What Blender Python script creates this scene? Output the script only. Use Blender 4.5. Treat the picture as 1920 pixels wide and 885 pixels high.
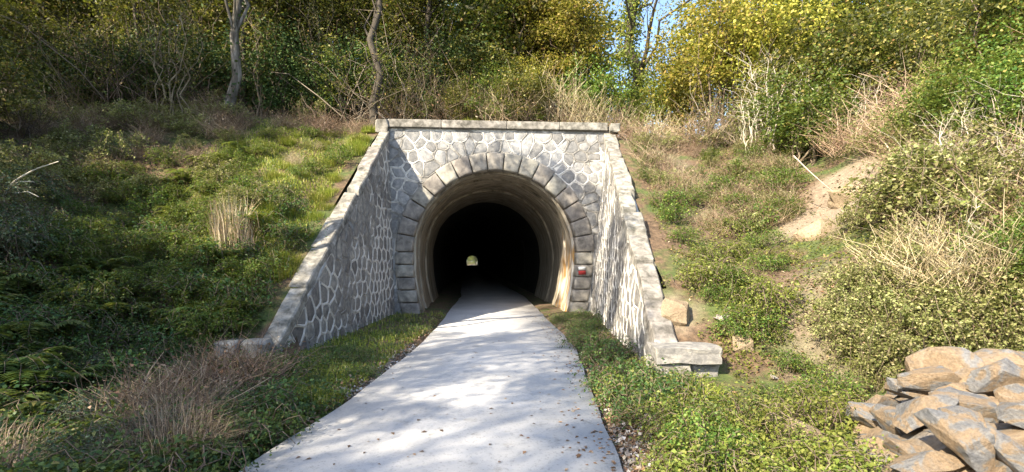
import bpy, bmesh, math, random
import numpy as np
from mathutils import Vector

# ------------------------------------------------------------------ camera, world, sun, exposure
for o in list(bpy.data.objects):
    bpy.data.objects.remove(o)
sc = bpy.context.scene
COL = sc.collection
F, CU, HV, CAMZ = 900.0, 960.0, 491.0, 1.6          # focal length and horizon of the 1920 px photograph

cam_d = bpy.data.cameras.new('camera')
cam = bpy.data.objects.new('camera', cam_d)
COL.objects.link(cam)
cam.location = (0, 0, CAMZ)
cam.rotation_euler = (math.radians(90), 0, 0)
cam_d.sensor_width = 36
cam_d.lens = F / 1920 * 36
cam_d.shift_y = (HV - 442.5) / 1920
cam_d.clip_end = 6000
cam_d.clip_start = 0.05
sc.camera = cam

SUN_AZ, SUN_EL = math.radians(45), math.radians(37)   # light travels towards +x +y and down
sd = Vector((math.sin(SUN_AZ) * math.cos(SUN_EL), math.cos(SUN_AZ) * math.cos(SUN_EL), -math.sin(SUN_EL)))
w = bpy.data.worlds.new('World')
sc.world = w
w.use_nodes = True
nt = w.node_tree
bg = nt.nodes['Background']
sky = nt.nodes.new('ShaderNodeTexSky')
sky.sky_type = 'NISHITA'
sky.sun_disc = False
sky.sun_elevation = SUN_EL
sky.sun_rotation = math.radians(225)
sky.air_density = 1.0
sky.dust_density = 1.6
sky.ozone_density = 1.5
nt.links.new(sky.outputs[0], bg.inputs[0])
bg.inputs[1].default_value = 0.15
sun_d = bpy.data.lights.new('sun', 'SUN')
sun_d.energy = 5.0
sun_d.angle = math.radians(0.5)
sun_d.color = (1.0, 0.87, 0.67)
sun = bpy.data.objects.new('sun', sun_d)
COL.objects.link(sun)
sun.rotation_euler = sd.to_track_quat('-Z', 'Y').to_euler()
sun.location = (-20, -20, 30)
sc.view_settings.view_transform = 'Standard'
sc.view_settings.look = 'None'
sc.view_settings.exposure = 1.65
sc.view_settings.gamma = 1
sc.render.engine = 'CYCLES'
sc.cycles.use_denoising = True
sc.cycles.max_bounces = 7
sc.cycles.diffuse_bounces = 3
sc.cycles.transmission_bounces = 4

# ------------------------------------------------------------------ helpers
RNG = np.random.default_rng(7)
random.seed(7)
_tab = np.random.default_rng(3).random((256, 256))


def vnoise(x, y, s=1.0, seed=0):
    x = np.asarray(x, float) / s + 31.7 * (seed + 1)
    y = np.asarray(y, float) / s + 57.3 * (seed + 1)
    xi = np.floor(x).astype(int); yi = np.floor(y).astype(int)
    fx = x - xi; fy = y - yi
    fx = fx * fx * (3 - 2 * fx); fy = fy * fy * (3 - 2 * fy)
    a = _tab[xi & 255, yi & 255]; b = _tab[(xi + 1) & 255, yi & 255]
    c = _tab[xi & 255, (yi + 1) & 255]; d = _tab[(xi + 1) & 255, (yi + 1) & 255]
    return (a * (1 - fx) + b * fx) * (1 - fy) + (c * (1 - fx) + d * fx) * fy


class MB:
    """collects vertices and faces of one mesh"""
    def __init__(self):
        self.V = []; self.L = []; self.S = []; self.n = 0

    def add(self, V, Fc):
        V = np.asarray(V, float).reshape(-1, 3)
        if isinstance(Fc, np.ndarray):
            self.L.append(Fc.reshape(-1) + self.n)
            self.S.append(np.full(len(Fc), Fc.shape[1], int))
        else:
            for f in Fc:
                self.L.append(np.asarray(f, int) + self.n)
                self.S.append(np.array([len(f)]))
        self.V.append(V); self.n += len(V)

    def mesh(self, name, mat=None, smooth=False):
        me = bpy.data.meshes.new(name)
        V = np.concatenate(self.V); L = np.concatenate(self.L).astype(np.int32); S = np.concatenate(self.S).astype(np.int32)
        me.vertices.add(len(V)); me.vertices.foreach_set('co', V.astype(np.float32).ravel())
        me.loops.add(len(L)); me.loops.foreach_set('vertex_index', L)
        me.polygons.add(len(S))
        st = np.zeros(len(S), np.int32); st[1:] = np.cumsum(S)[:-1]
        me.polygons.foreach_set('loop_start', st)
        if smooth:
            me.polygons.foreach_set('use_smooth', np.ones(len(S), bool))
        me.update(calc_edges=True)
        if mat: me.materials.append(mat)
        return me

    def build(self, name, mat, parent=None, smooth=False):
        return link(name, self.mesh(name, mat, smooth), parent)


def link(name, me, parent=None):
    o = bpy.data.objects.new(name, me)
    COL.objects.link(o)
    if parent: o.parent = parent
    return o


def tag(o, label=None, cat=None, group=None, kind=None):
    if label: o['label'] = label
    if cat: o['category'] = cat
    if group: o['group'] = group
    if kind: o['kind'] = kind
    return o


def empty(name, loc=(0, 0, 0), rz=0.0):
    o = bpy.data.objects.new(name, None)
    COL.objects.link(o)
    o.location = loc; o.rotation_euler = (0, 0, rz)
    o.empty_display_size = 0.2
    return o


def copy_tree(o, parent=None):
    c = o.copy(); COL.objects.link(c); c.parent = parent
    for ch in o.children:
        copy_tree(ch, c)
    return c


def nrm(v):
    return v / np.maximum(np.linalg.norm(v, axis=-1, keepdims=True), 1e-9)


def tube(mb, P, R, sides=4):
    P = np.asarray(P, float); n = len(P)
    R = np.broadcast_to(np.asarray(R, float), (n,))
    T = nrm(np.gradient(P, axis=0))
    ref = np.where(np.abs(T[:, 2:3]) > 0.9, np.array([[1.0, 0, 0]]), np.array([[0, 0, 1.0]]))
    A = nrm(np.cross(T, ref)); B = np.cross(T, A)
    a = np.arange(sides) * 2 * math.pi / sides
    V = (P[:, None] + R[:, None, None] * (np.cos(a)[None, :, None] * A[:, None] + np.sin(a)[None, :, None] * B[:, None])).reshape(-1, 3)
    i = np.arange(n - 1)[:, None] * sides; j = np.arange(sides)[None]; k = (j + 1) % sides
    mb.add(V, np.stack([i + j, i + k, i + sides + k, i + sides + j], -1).reshape(-1, 4))


def leaves(mb, P, L, W, rng, up=0.6, droop=0.2, D=None, fold=0.18):
    """one kite-shaped folded leaf at every point of P"""
    n = len(P)
    if D is None:
        D = rng.normal(size=(n, 3)); D[:, 2] = D[:, 2] * 0.5 - droop
    D = nrm(D)
    N = rng.normal(size=(n, 3)) * (1 - up) + np.array([0, 0, up])
    S = nrm(np.cross(D, N)); N = np.cross(S, D)
    L = np.broadcast_to(L, (n,))[:, None]; W = np.broadcast_to(W, (n,))[:, None]
    m = P + D * L * 0.42 + N * W * fold
    V = np.stack([P, m + S * W * 0.5, P + D * L - N * L * 0.1, m - S * W * 0.5], 1).reshape(-1, 3)
    mb.add(V, np.arange(4 * n).reshape(-1, 4))


def blades(mb, P, H, Wd, rng, lean=0.45, D=None):
    """grass blades: a quad and a tip triangle each"""
    n = len(P)
    a = rng.random(n) * 2 * math.pi
    d = np.stack([np.cos(a), np.sin(a), 0 * a], 1) if D is None else D
    s = np.stack([-d[:, 1], d[:, 0], 0 * a], 1)
    H = np.broadcast_to(H, (n,))[:, None]; Wd = np.broadcast_to(Wd, (n,))[:, None]
    le = (rng.random((n, 1)) * lean + 0.05)
    up = np.array([[0, 0, 1.0]])
    m = P + up * H * 0.58 + d * H * le * 0.35
    t = P + up * H * (1 - le * 0.45) + d * H * le
    V = np.stack([P - s * Wd / 2, P + s * Wd / 2, m + s * Wd * 0.38, m - s * Wd * 0.38, t], 1).reshape(-1, 3)
    b = np.arange(n)[:, None] * 5
    mb.add(V, np.concatenate([b + np.array([[0, 1, 2, 3]])]))
    mb.L.append((b + np.array([[3, 2, 4]])).ravel() + mb.n - len(V)); mb.S.append(np.full(n, 3))


def box(mb, c, s):
    x, y, z = c; a, b, h = s[0] / 2, s[1] / 2, s[2] / 2
    V = [(x + i * a, y + j * b, z + k * h) for k in (-1, 1) for j in (-1, 1) for i in (-1, 1)]
    mb.add(V, np.array([[0, 2, 3, 1], [4, 5, 7, 6], [0, 1, 5, 4], [2, 6, 7, 3], [0, 4, 6, 2], [1, 3, 7, 5]]))


# ------------------------------------------------------------------ materials
def new_mat(name):
    m = bpy.data.materials.new(name); m.use_nodes = True
    t = m.node_tree
    return m, t, t.nodes['Principled BSDF'], t.nodes['Material Output']


def ramp(t, fac, stops):
    r = t.nodes.new('ShaderNodeValToRGB')
    e = r.color_ramp.elements
    while len(e) < len(stops): e.new(0.5)
    for el, (p, c) in zip(e, stops):
        el.position = p; el.color = (*c, 1) if len(c) == 3 else c
    t.links.new(fac, r.inputs[0])
    return r.outputs[0]


def tex_noise(t, scale, detail=5, rough=0.6, vec=None, dist=0.0):
    n = t.nodes.new('ShaderNodeTexNoise')
    n.inputs['Scale'].default_value = scale; n.inputs['Detail'].default_value = detail
    n.inputs['Roughness'].default_value = rough; n.inputs['Distortion'].default_value = dist
    if vec is not None: t.links.new(vec, n.inputs['Vector'])
    return n.outputs['Fac']


def coords(t, which='Object', scale=None):
    c = t.nodes.new('ShaderNodeTexCoord').outputs[which]
    if scale:
        mp = t.nodes.new('ShaderNodeMapping'); mp.inputs['Scale'].default_value = scale
        t.links.new(c, mp.inputs[0]); c = mp.outputs[0]
    return c


def mixc(t, fac, a, b, mode='MIX'):
    m = t.nodes.new('ShaderNodeMix'); m.data_type = 'RGBA'; m.blend_type = mode
    for s, v in ((m.inputs[0], fac), (m.inputs[6], a), (m.inputs[7], b)):
        if isinstance(v, (int, float)): s.default_value = v
        elif isinstance(v, tuple): s.default_value = (*v, 1)
        else: t.links.new(v, s)
    return m.outputs[2]


def math_n(t, op, a, b=None):
    m = t.nodes.new('ShaderNodeMath'); m.operation = op
    for s, v in ((m.inputs[0], a), (m.inputs[1], b)):
        if v is None: continue
        if isinstance(v, (int, float)): s.default_value = v
        else: t.links.new(v, s)
    return m.outputs[0]


def bump(t, bs, h, strength=0.4, dist=0.02):
    b = t.nodes.new('ShaderNodeBump'); b.inputs['Strength'].default_value = strength
    b.inputs['Distance'].default_value = dist
    t.links.new(h, b.inputs['Height']); t.links.new(b.outputs[0], bs.inputs['Normal'])


def leaf_mat(name, stops, trans=0.3, rough=0.55, spec=0.35):
    m, t, bs, out = new_mat(name)
    g = t.nodes.new('ShaderNodeNewGeometry')
    oi = t.nodes.new('ShaderNodeObjectInfo')
    col = ramp(t, g.outputs['Random Per Island'], stops)
    hs = t.nodes.new('ShaderNodeHueSaturation')
    t.links.new(col, hs.inputs['Color'])
    t.links.new(math_n(t, 'ADD', math_n(t, 'MULTIPLY', oi.outputs['Random'], 0.5), 0.75), hs.inputs['Value'])
    t.links.new(math_n(t, 'ADD', math_n(t, 'MULTIPLY', oi.outputs['Random'], 0.03), 0.485), hs.inputs['Hue'])
    col = hs.outputs[0]
    t.links.new(col, bs.inputs['Base Color'])
    bs.inputs['Roughness'].default_value = rough
    bs.inputs['Specular IOR Level'].default_value = spec
    if trans > 0:
        tr = t.nodes.new('ShaderNodeBsdfTranslucent')
        br = mixc(t, 0.5, col, (0.3, 0.36, 0.04), 'MIX') if trans > 0.29 else col
        t.links.new(br, tr.inputs[0])
        mx = t.nodes.new('ShaderNodeMixShader'); mx.inputs[0].default_value = trans
        t.links.new(bs.outputs[0], mx.inputs[1]); t.links.new(tr.outputs[0], mx.inputs[2])
        t.links.new(mx.outputs[0], out.inputs[0])
    return m


def solid_noise(name, stops, scale=6, detail=6, rough=0.9, bstr=0.4, bdist=0.02, objrand=0.0, stretch=None, spec=0.3, bscale=None):
    m, t, bs, out = new_mat(name)
    v = coords(t, 'Object', stretch)
    f = tex_noise(t, scale, detail, 0.62, v, 0.3)
    c = ramp(t, f, stops)
    if objrand:
        oi = t.nodes.new('ShaderNodeObjectInfo')
        hs = t.nodes.new('ShaderNodeHueSaturation')
        t.links.new(c, hs.inputs['Color'])
        t.links.new(math_n(t, 'ADD', math_n(t, 'MULTIPLY', oi.outputs['Random'], objrand), 1 - objrand / 2), hs.inputs['Value'])
        t.links.new(math_n(t, 'ADD', math_n(t, 'MULTIPLY', oi.outputs['Random'], 0.04), 0.48), hs.inputs['Hue'])
        c = hs.outputs[0]
    t.links.new(c, bs.inputs['Base Color'])
    bs.inputs['Roughness'].default_value = rough
    bs.inputs['Specular IOR Level'].default_value = spec
    if bstr:
        bump(t, bs, tex_noise(t, bscale or scale * 4, 6, 0.7, v), bstr, bdist)
    return m


M = {}
M['stone'] = solid_noise('rubble_stone', [(0.25, (0.10, 0.10, 0.10)), (0.5, (0.2, 0.192, 0.18)), (0.75, (0.34, 0.32, 0.28))], 9, bstr=0.6, objrand=0.6)
M['voussoir'] = solid_noise('arch_stone', [(0.28, (0.10, 0.094, 0.085)), (0.5, (0.225, 0.21, 0.185)), (0.75, (0.38, 0.35, 0.30))], 5, bstr=0.35, objrand=0.35)
M['coping'] = solid_noise('coping_concrete', [(0.30, (0.06, 0.058, 0.048)), (0.45, (0.16, 0.152, 0.132)), (0.6, (0.28, 0.265, 0.235)), (0.75, (0.42, 0.40, 0.365))], 5.5, bstr=0.4, objrand=0.25)
M['bark'] = solid_noise('pale_bark', [(0.35, (0.05, 0.045, 0.035)), (0.5, (0.10, 0.09, 0.075)), (0.66, (0.26, 0.245, 0.22))], 6, bstr=0.6, stretch=(1, 1, 0.25))
M['dark_bark'] = solid_noise('dark_bark', [(0.3, (0.03, 0.025, 0.02)), (0.7, (0.10, 0.085, 0.065))], 9, bstr=0.6, stretch=(1, 1, 0.2))
M['stem'] = solid_noise('twig_bark', [(0.3, (0.07, 0.052, 0.036)), (0.7, (0.23, 0.18, 0.13))], 4, bstr=0, objrand=0.5)
M['pale_stem'] = solid_noise('bleached_stem', [(0.3, (0.38, 0.33, 0.26)), (0.7, (0.62, 0.57, 0.48))], 4, bstr=0, objrand=0.3)
M['dry'] = leaf_mat('dry_twigs', [(0, (0.15, 0.09, 0.06)), (0.5, (0.33, 0.22, 0.14)), (1, (0.55, 0.42, 0.31))], 0.0)
M['deadgrass'] = leaf_mat('dead_grass', [(0, (0.10, 0.07, 0.045)), (0.6, (0.25, 0.175, 0.115)), (1, (0.42, 0.33, 0.23))], 0.0)
M['straw'] = leaf_mat('straw', [(0, (0.26, 0.19, 0.11)), (0.5, (0.46, 0.37, 0.23)), (1, (0.62, 0.54, 0.38))], 0.15)
M['thicket'] = leaf_mat('thicket_twigs', [(0, (0.05, 0.036, 0.025)), (0.7, (0.12, 0.09, 0.065)), (1, (0.30, 0.25, 0.2))], 0.0)
M['olive'] = leaf_mat('olive_leaves', [(0, (0.025, 0.032, 0.01)), (0.5, (0.07, 0.075, 0.02)), (0.8, (0.165, 0.155, 0.04)), (0.93, (0.32, 0.28, 0.07)), (1, (0.27, 0.14, 0.065))], 0.3)
M['green'] = leaf_mat('green_leaves', [(0, (0.035, 0.08, 0.012)), (0.5, (0.085, 0.15, 0.025)), (0.9, (0.18, 0.235, 0.045)), (1, (0.30, 0.25, 0.07))], 0.3)
M['bramble'] = leaf_mat('bramble_leaves', [(0, (0.10, 0.12, 0.035)), (0.4, (0.20, 0.215, 0.07)), (0.8, (0.31, 0.31, 0.125)), (0.95, (0.40, 0.36, 0.18)), (1, (0.42, 0.29, 0.19))], 0.3)
M['yellow'] = leaf_mat('yellow_leaves', [(0, (0.12, 0.13, 0.02)), (0.4, (0.24, 0.22, 0.035)), (0.85, (0.38, 0.33, 0.06)), (1, (0.40, 0.26, 0.07))], 0.35)
M['lime'] = leaf_mat('lime_leaves', [(0, (0.09, 0.13, 0.02)), (0.5, (0.19, 0.23, 0.04)), (1, (0.27, 0.28, 0.075))], 0.35)
M['ivy'] = leaf_mat('ivy_leaves', [(0, (0.02, 0.045, 0.014)), (0.6, (0.05, 0.09, 0.025)), (1, (0.10, 0.14, 0.035))], 0.15, 0.6, 0.2)
M['fern'] = leaf_mat('fern_leaves', [(0, (0.05, 0.085, 0.02)), (0.6, (0.10, 0.15, 0.035)), (1, (0.24, 0.23, 0.06))], 0.3)
M['grass'] = leaf_mat('grass_blades', [(0, (0.11, 0.16, 0.015)), (0.45, (0.22, 0.27, 0.03)), (0.8, (0.36, 0.36, 0.06)), (1, (0.54, 0.46, 0.22))], 0.3)
M['nettle'] = leaf_mat('low_plant_leaves', [(0, (0.025, 0.065, 0.02)), (0.55, (0.06, 0.12, 0.033)), (0.92, (0.11, 0.18, 0.045)), (1, (0.24, 0.23, 0.07))], 0.3)
M['greyleaf'] = leaf_mat('grey_green_leaves', [(0, (0.05, 0.08, 0.04)), (0.6, (0.11, 0.15, 0.08)), (1, (0.2, 0.23, 0.13))], 0.2)
M['litter'] = leaf_mat('leaf_litter', [(0, (0.09, 0.055, 0.03)), (0.5, (0.22, 0.13, 0.07)), (0.85, (0.36, 0.24, 0.14)), (1, (0.46, 0.40, 0.30))], 0.1)
M['gravel'] = leaf_mat('gravel_chips', [(0, (0.25, 0.22, 0.19)), (0.6, (0.48, 0.45, 0.41)), (1, (0.72, 0.70, 0.66))], 0.0, 0.9)
M['white'] = solid_noise('white_scrap', [(0.3, (0.75, 0.75, 0.75)), (0.7, (0.82, 0.82, 0.82))], 3, bstr=0)
M['white_paint'] = solid_noise('white_paint', [(0.3, (0.6, 0.6, 0.58)), (0.6, (0.8, 0.8, 0.78))], 30, bstr=0)
M['red_paint'] = solid_noise('red_paint', [(0.3, (0.30, 0.03, 0.03)), (0.6, (0.45, 0.05, 0.045))], 30, bstr=0)
M['blossom'] = leaf_mat('yellow_blossom', [(0, (0.6, 0.5, 0.03)), (1, (0.75, 0.62, 0.05))], 0.0)


def mortar_mat(name='mortar', lo=0.48, hi=0.55):
    m, t, bs, out = new_mat(name)
    v = coords(t, 'Object')
    big = tex_noise(t, 0.62, 4, 0.62, v, 0.5)
    fine = tex_noise(t, 14, 6, 0.65, v)
    mask = ramp(t, big, [(lo, (0, 0, 0)), (hi, (1, 1, 1))])
    white = ramp(t, fine, [(0.3, (0.40, 0.385, 0.35)), (0.6, (0.62, 0.60, 0.56))])
    grey = ramp(t, fine, [(0.3, (0.13, 0.128, 0.12)), (0.7, (0.29, 0.275, 0.25))])
    t.links.new(mixc(t, mask, grey, white), bs.inputs['Base Color'])
    bs.inputs['Roughness'].default_value = 0.95
    bump(t, bs, tex_noise(t, 40, 5, 0.7, v), 0.5, 0.015)
    return m


M['mortar'] = mortar_mat()
M['mortar_wing'] = mortar_mat('mortar_wing', 0.44, 0.50)
M['facade_stone'] = solid_noise('pale_rubble_stone', [(0.25, (0.13, 0.135, 0.14)), (0.5, (0.24, 0.24, 0.238)), (0.75, (0.38, 0.37, 0.345))], 8, bstr=0.7, objrand=0.6)


def lining_mat():
    m, t, bs, out = new_mat('tunnel_lining')
    v = coords(t, 'Object')
    vs = coords(t, 'Object', (1.2, 3.5, 0.35))
    a = tex_noise(t, 2.2, 7, 0.66, vs, 0.6)
    c = ramp(t, a, [(0.28, (0.05, 0.042, 0.03)), (0.42, (0.17, 0.145, 0.105)), (0.58, (0.34, 0.30, 0.23)), (0.78, (0.52, 0.48, 0.41))])
    # mineral runs on the jamb: lime white and iron orange
    sep = t.nodes.new('ShaderNodeSeparateXYZ'); t.links.new(v, sep.inputs[0])
    sx = math_n(t, 'GREATER_THAN', sep.outputs[0], 1.3)
    sy = math_n(t, 'LESS_THAN', sep.outputs[1], 2.3)
    sz = ramp(t, sep.outputs[2], [(0.0, (1, 1, 1)), (0.9, (1, 1, 1)), (1.0, (0, 0, 0))])
    zr = t.nodes.new('ShaderNodeMapRange'); zr.inputs[1].default_value = 1.7; zr.inputs[2].default_value = 3.3
    zr.inputs[3].default_value = 1; zr.inputs[4].default_value = 0
    t.links.new(sep.outputs[2], zr.inputs[0])
    run = tex_noise(t, 2.6, 4, 0.6, coords(t, 'Object', (1, 2.2, 0.12)))
    rm = ramp(t, run, [(0.47, (0, 0, 0)), (0.53, (1, 1, 1))])
    k = math_n(t, 'MULTIPLY', math_n(t, 'MULTIPLY', sx, sy), math_n(t, 'MULTIPLY', rm, zr.outputs[0]))
    mc = ramp(t, tex_noise(t, 3.3, 3, 0.5, coords(t, 'Object', (1, 2.5, 0.3))), [(0.45, (0.62, 0.58, 0.50)), (0.56, (0.42, 0.24, 0.08))])
    t.links.new(mixc(t, k, c, mc), bs.inputs['Base Color'])
    bs.inputs['Roughness'].default_value = 0.85
    bump(t, bs, tex_noise(t, 5, 7, 0.7, vs), 0.8, 0.05)
    return m


M['lining'] = lining_mat()


def path_mat():
    m, t, bs, out = new_mat('path_concrete')
    v = coords(t, 'Object')
    a = ramp(t, tex_noise(t, 0.9, 4, 0.6, v), [(0.3, (0.38, 0.378, 0.372)), (0.7, (0.50, 0.497, 0.488))])
    sp = ramp(t, tex_noise(t, 38, 4, 0.75, v), [(0.33, (0.55, 0.55, 0.55)), (0.46, (1, 1, 1))])
    st = ramp(t, tex_noise(t, 5.5, 5, 0.7, v, 0.4), [(0.30, (0.72, 0.70, 0.66)), (0.42, (1, 1, 1))])
    c = mixc(t, 1.0, mixc(t, 0.8, a, sp, 'MULTIPLY'), st, 'MULTIPLY')
    t.links.new(c, bs.inputs['Base Color'])
    bs.inputs['Roughness'].default_value = 0.92
    bump(t, bs, tex_noise(t, 60, 4, 0.75, v), 0.35, 0.01)
    return m


M['path'] = path_mat()
M['deep_shade'] = solid_noise('shade_dark_lining', [(0.3, (0.012, 0.011, 0.010)), (0.7, (0.05, 0.046, 0.04))], 3, bstr=0.9, bdist=0.08)  # near-black colour stands in for the unlit depth of the bore


def soil_mat():
    m, t, bs, out = new_mat('bank_soil')
    v = coords(t, 'Object')
    at = t.nodes.new('ShaderNodeAttribute'); at.attribute_name = 'zone'
    n1 = tex_noise(t, 1.3, 6, 0.65, v)
    n2 = tex_noise(t, 11, 6, 0.7, v)
    soil = ramp(t, n2, [(0.3, (0.045, 0.03, 0.018)), (0.55, (0.13, 0.085, 0.05)), (0.75, (0.24, 0.165, 0.10))])
    moss = ramp(t, n2, [(0.3, (0.03, 0.05, 0.012)), (0.7, (0.10, 0.13, 0.03))])
    dirt = ramp(t, n2, [(0.3, (0.15, 0.115, 0.08)), (0.7, (0.31, 0.25, 0.18))])
    base = mixc(t, ramp(t, n1, [(0.45, (0, 0, 0)), (0.6, (1, 1, 1))]), soil, moss)
    t.links.new(mixc(t, at.outputs['Fac'], base, dirt), bs.inputs['Base Color'])
    bs.inputs['Roughness'].default_value = 0.97
    bump(t, bs, tex_noise(t, 9, 8, 0.75, v), 0.9, 0.06)
    return m


M['soil'] = soil_mat()


def rock_mat(name, cols, sc_=2.2):
    m, t, bs, out = new_mat(name)
    v = coords(t, 'Object')
    oi = t.nodes.new('ShaderNodeObjectInfo')
    off = t.nodes.new('ShaderNodeVectorMath'); off.operation = 'ADD'
    t.links.new(v, off.inputs[0]); t.links.new(oi.outputs['Location'], off.inputs[1])
    c = ramp(t, tex_noise(t, sc_, 5, 0.6, off.outputs[0], 0.8), cols)
    fine = ramp(t, tex_noise(t, 22, 6, 0.7, off.outputs[0]), [(0.3, (0.45, 0.43, 0.42)), (0.6, (1, 1, 1))])
    t.links.new(mixc(t, 0.8, c, fine, 'MULTIPLY'), bs.inputs['Base Color'])
    bs.inputs['Roughness'].default_value = 0.88
    bump(t, bs, tex_noise(t, 12, 9, 0.75, off.outputs[0]), 0.9, 0.04)
    return m


M['rock'] = rock_mat('quarried_rock', [(0.36, (0.15, 0.158, 0.172)), (0.47, (0.22, 0.217, 0.212)), (0.50, (0.25, 0.20, 0.145)), (0.6, (0.29, 0.21, 0.13)), (0.75, (0.33, 0.275, 0.205))])
M['boulder'] = rock_mat('earthy_boulder', [(0.3, (0.22, 0.16, 0.10)), (0.5, (0.31, 0.24, 0.155)), (0.75, (0.40, 0.32, 0.22))], 1.6)
M['palerock'] = rock_mat('pale_rock', [(0.3, (0.34, 0.30, 0.27)), (0.7, (0.62, 0.59, 0.55))], 3)

# ------------------------------------------------------------------ layout of the place
PO = np.array([-0.5, 14.52]); PTH = math.radians(3.5)      # portal origin and yaw
TTH = math.radians(4.95); TLEN = 208.0                     # tunnel axis
# wing walls: y, inner foot x, inner top x, top z  at front and back
WL = dict(yf=7.42, yb=14.42, bf=-3.60, bb=-3.50, tf=-3.60, tb=-3.70, zf=0.46, zb=5.62, s=-1)
WR = dict(yf=6.55, yb=14.80, bf=1.96, bb=2.42, tf=1.98, tb=2.90, zf=0.50, zb=5.62, s=1)
PATH = np.array([(-60, -2.9, 0.2), (-30, -2.7, .35), (-3, -2.3, .6), (3.65, -2.01, .81), (5.33, -1.82, .95), (6.7, -1.78, 1.0), (8.5, -1.70, 1.15),
                 (11.2, -1.78, 1.05), (13.4, -1.87, .93), (14.5, -1.95, .90), (22, -2.3, .5), (30, -3.2, -.4),
                 (240, -3.2 - 210 * math.tan(TTH), -.4 - 210 * math.tan(TTH))])


def path_edges(y):
    return np.interp(y, PATH[:, 0], PATH[:, 1]), np.interp(y, PATH[:, 0], PATH[:, 2])


def wing_x(W, y, top=True):
    k = np.clip((y - W['yf']) / (W['yb'] - W['yf']), 0, 1)
    a, b = (W['tf'], W['tb']) if top else (W['bf'], W['bb'])
    return a + (b - a) * k


def sstep(x, a, b):
    k = np.clip((x - a) / (b - a), 0, 1)
    return k * k * (3 - 2 * k)


def smax(a, b, k):
    h = np.clip(0.5 + 0.5 * (a - b) / k, 0, 1)
    return b + (a - b) * h + k * h * (1 - h)


def in_cut(x, y):
    """between the wings, in front of the portal (or in front of the wings, on the track bed)"""
    px = (x - PO[0]) * math.cos(PTH) + (y - PO[1]) * math.sin(PTH)
    py = -(x - PO[0]) * math.sin(PTH) + (y - PO[1]) * math.cos(PTH)
    xl = wing_x(WL, y) - 0.10; xr = wing_x(WR, y) + 0.12
    return (x > xl) & (x < xr) & (py < 0.3)


def H(x, y):
    x = np.asarray(x, float); y = np.asarray(y, float)
    el, er = path_edges(y)
    flat = -0.05 + 0.10 * sstep(np.maximum(el - x, x - er), -0.02, 0.22) + 0.05 * (vnoise(x, y, 0.7, 1) - 0.3) * sstep(np.maximum(el - x, x - er), 0.1, 0.6)
    n = (vnoise(x, y, 2.6, 2) - 0.5) * 0.75 + (vnoise(x, y, 0.9, 3) - 0.5) * 0.34
    end_l = 0.44 + (y - WL['yf']) * 0.735
    end_r = 0.36 + (y - WR['yf']) * 0.62
    k = sstep(x, -1.5, 1.5)
    end = end_l * (1 - k) + end_r * k
    toe_l = 4.9 + np.clip((3 - y) * 0.12, 0, 1.5)
    toe_r = 2.5 + np.clip((7.1 - y) * 1.1, 0, 2.9)
    side = np.where(x < 0, (-x - toe_l) * 0.62, (x - toe_r) * 0.70)
    side = np.where((x > -3) & (x < 2), -9.0, side)
    b = smax(end, side, 1.0)
    rr_ = x / np.maximum(y, 1.0)
    rise = 0.10 + 0.38 * (1 - sstep(rr_, 0.05, 0.15)) + 0.28 * sstep(rr_, 0.38, 0.50)
    top = 5.75 + rise * np.clip(y - 15.2, 0, 26) + 0.06 * np.clip(np.abs(x) - 6, 0, 60)
    b = -smax(-b, -top, 0.7)
    fade = np.clip((b - 0.1) / 1.2, 0, 1)
    near_wing = np.minimum(np.abs(x - wing_x(WL, y)), np.abs(x - wing_x(WR, y)))
    bank = b + n * fade * (0.25 + 0.75 * sstep(near_wing, 0.5, 1.6))
    bank = smax(bank, flat, 0.12)
    cut = in_cut(x, y) & (y < 16)
    return np.where(cut, flat, bank)


def hit(u, v, tmax=45.0, n=240):
    """where the sight line through a photo pixel meets the ground"""
    u = np.atleast_1d(np.asarray(u, float)); v = np.atleast_1d(np.asarray(v, float))
    ts = 2.2 * (tmax / 2.2) ** (np.arange(n) / (n - 1))
    t_hit = np.full(len(u), np.nan); prev = 2.2; op = np.arange(len(u))
    for t in ts:
        z = CAMZ + (HV - v[op]) / F * t
        under = H((u[op] - CU) / F * t, np.full(len(op), t)) >= z
        t_hit[op[under]] = 0.5 * (t + prev); op = op[~under]; prev = t
        if not len(op): break
    x = (u - CU) / F * t_hit
    return x, t_hit, H(x, np.nan_to_num(t_hit, nan=50.0))


def free_ground(x, y, m=0.0):
    """true where plants may root: not on the path, in the walls or in the tunnel"""
    el, er = path_edges(y)
    on_path = (x > el - m) & (x < er + m)
    wl = (x > wing_x(WL, y) - 0.62) & (x < wing_x(WL, y, False) + 0.08) & (y > WL['yf'] - 0.1) & (y < 15)
    wr = (x < wing_x(WR, y) + 0.62) & (x > wing_x(WR, y, False) - 0.08) & (y > WR['yf'] - 0.1) & (y < 15.3)
    py = -(x - PO[0]) * math.sin(PTH) + (y - PO[1]) * math.cos(PTH)
    port = (x > -3.8) & (x < 3.6) & (py > -0.12) & (py < 0.75)
    pocket = in_cut(x, y) & (py > -0.12)
    pier = (x > 1.72) & (x < 2.8) & (y > 5.75) & (y < 6.7)
    pier2 = (x > -4.6) & (x < -3.5) & (y > 6.5) & (y < 7.5)
    rocks = pier | pier2 | (x > 2.35) & (x < 6.6) & (y < 4.95) & (y < 3.2 + (x - 2.35) * 1.5)
    return ~(on_path | wl | wr | port | pocket | rocks)


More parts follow.
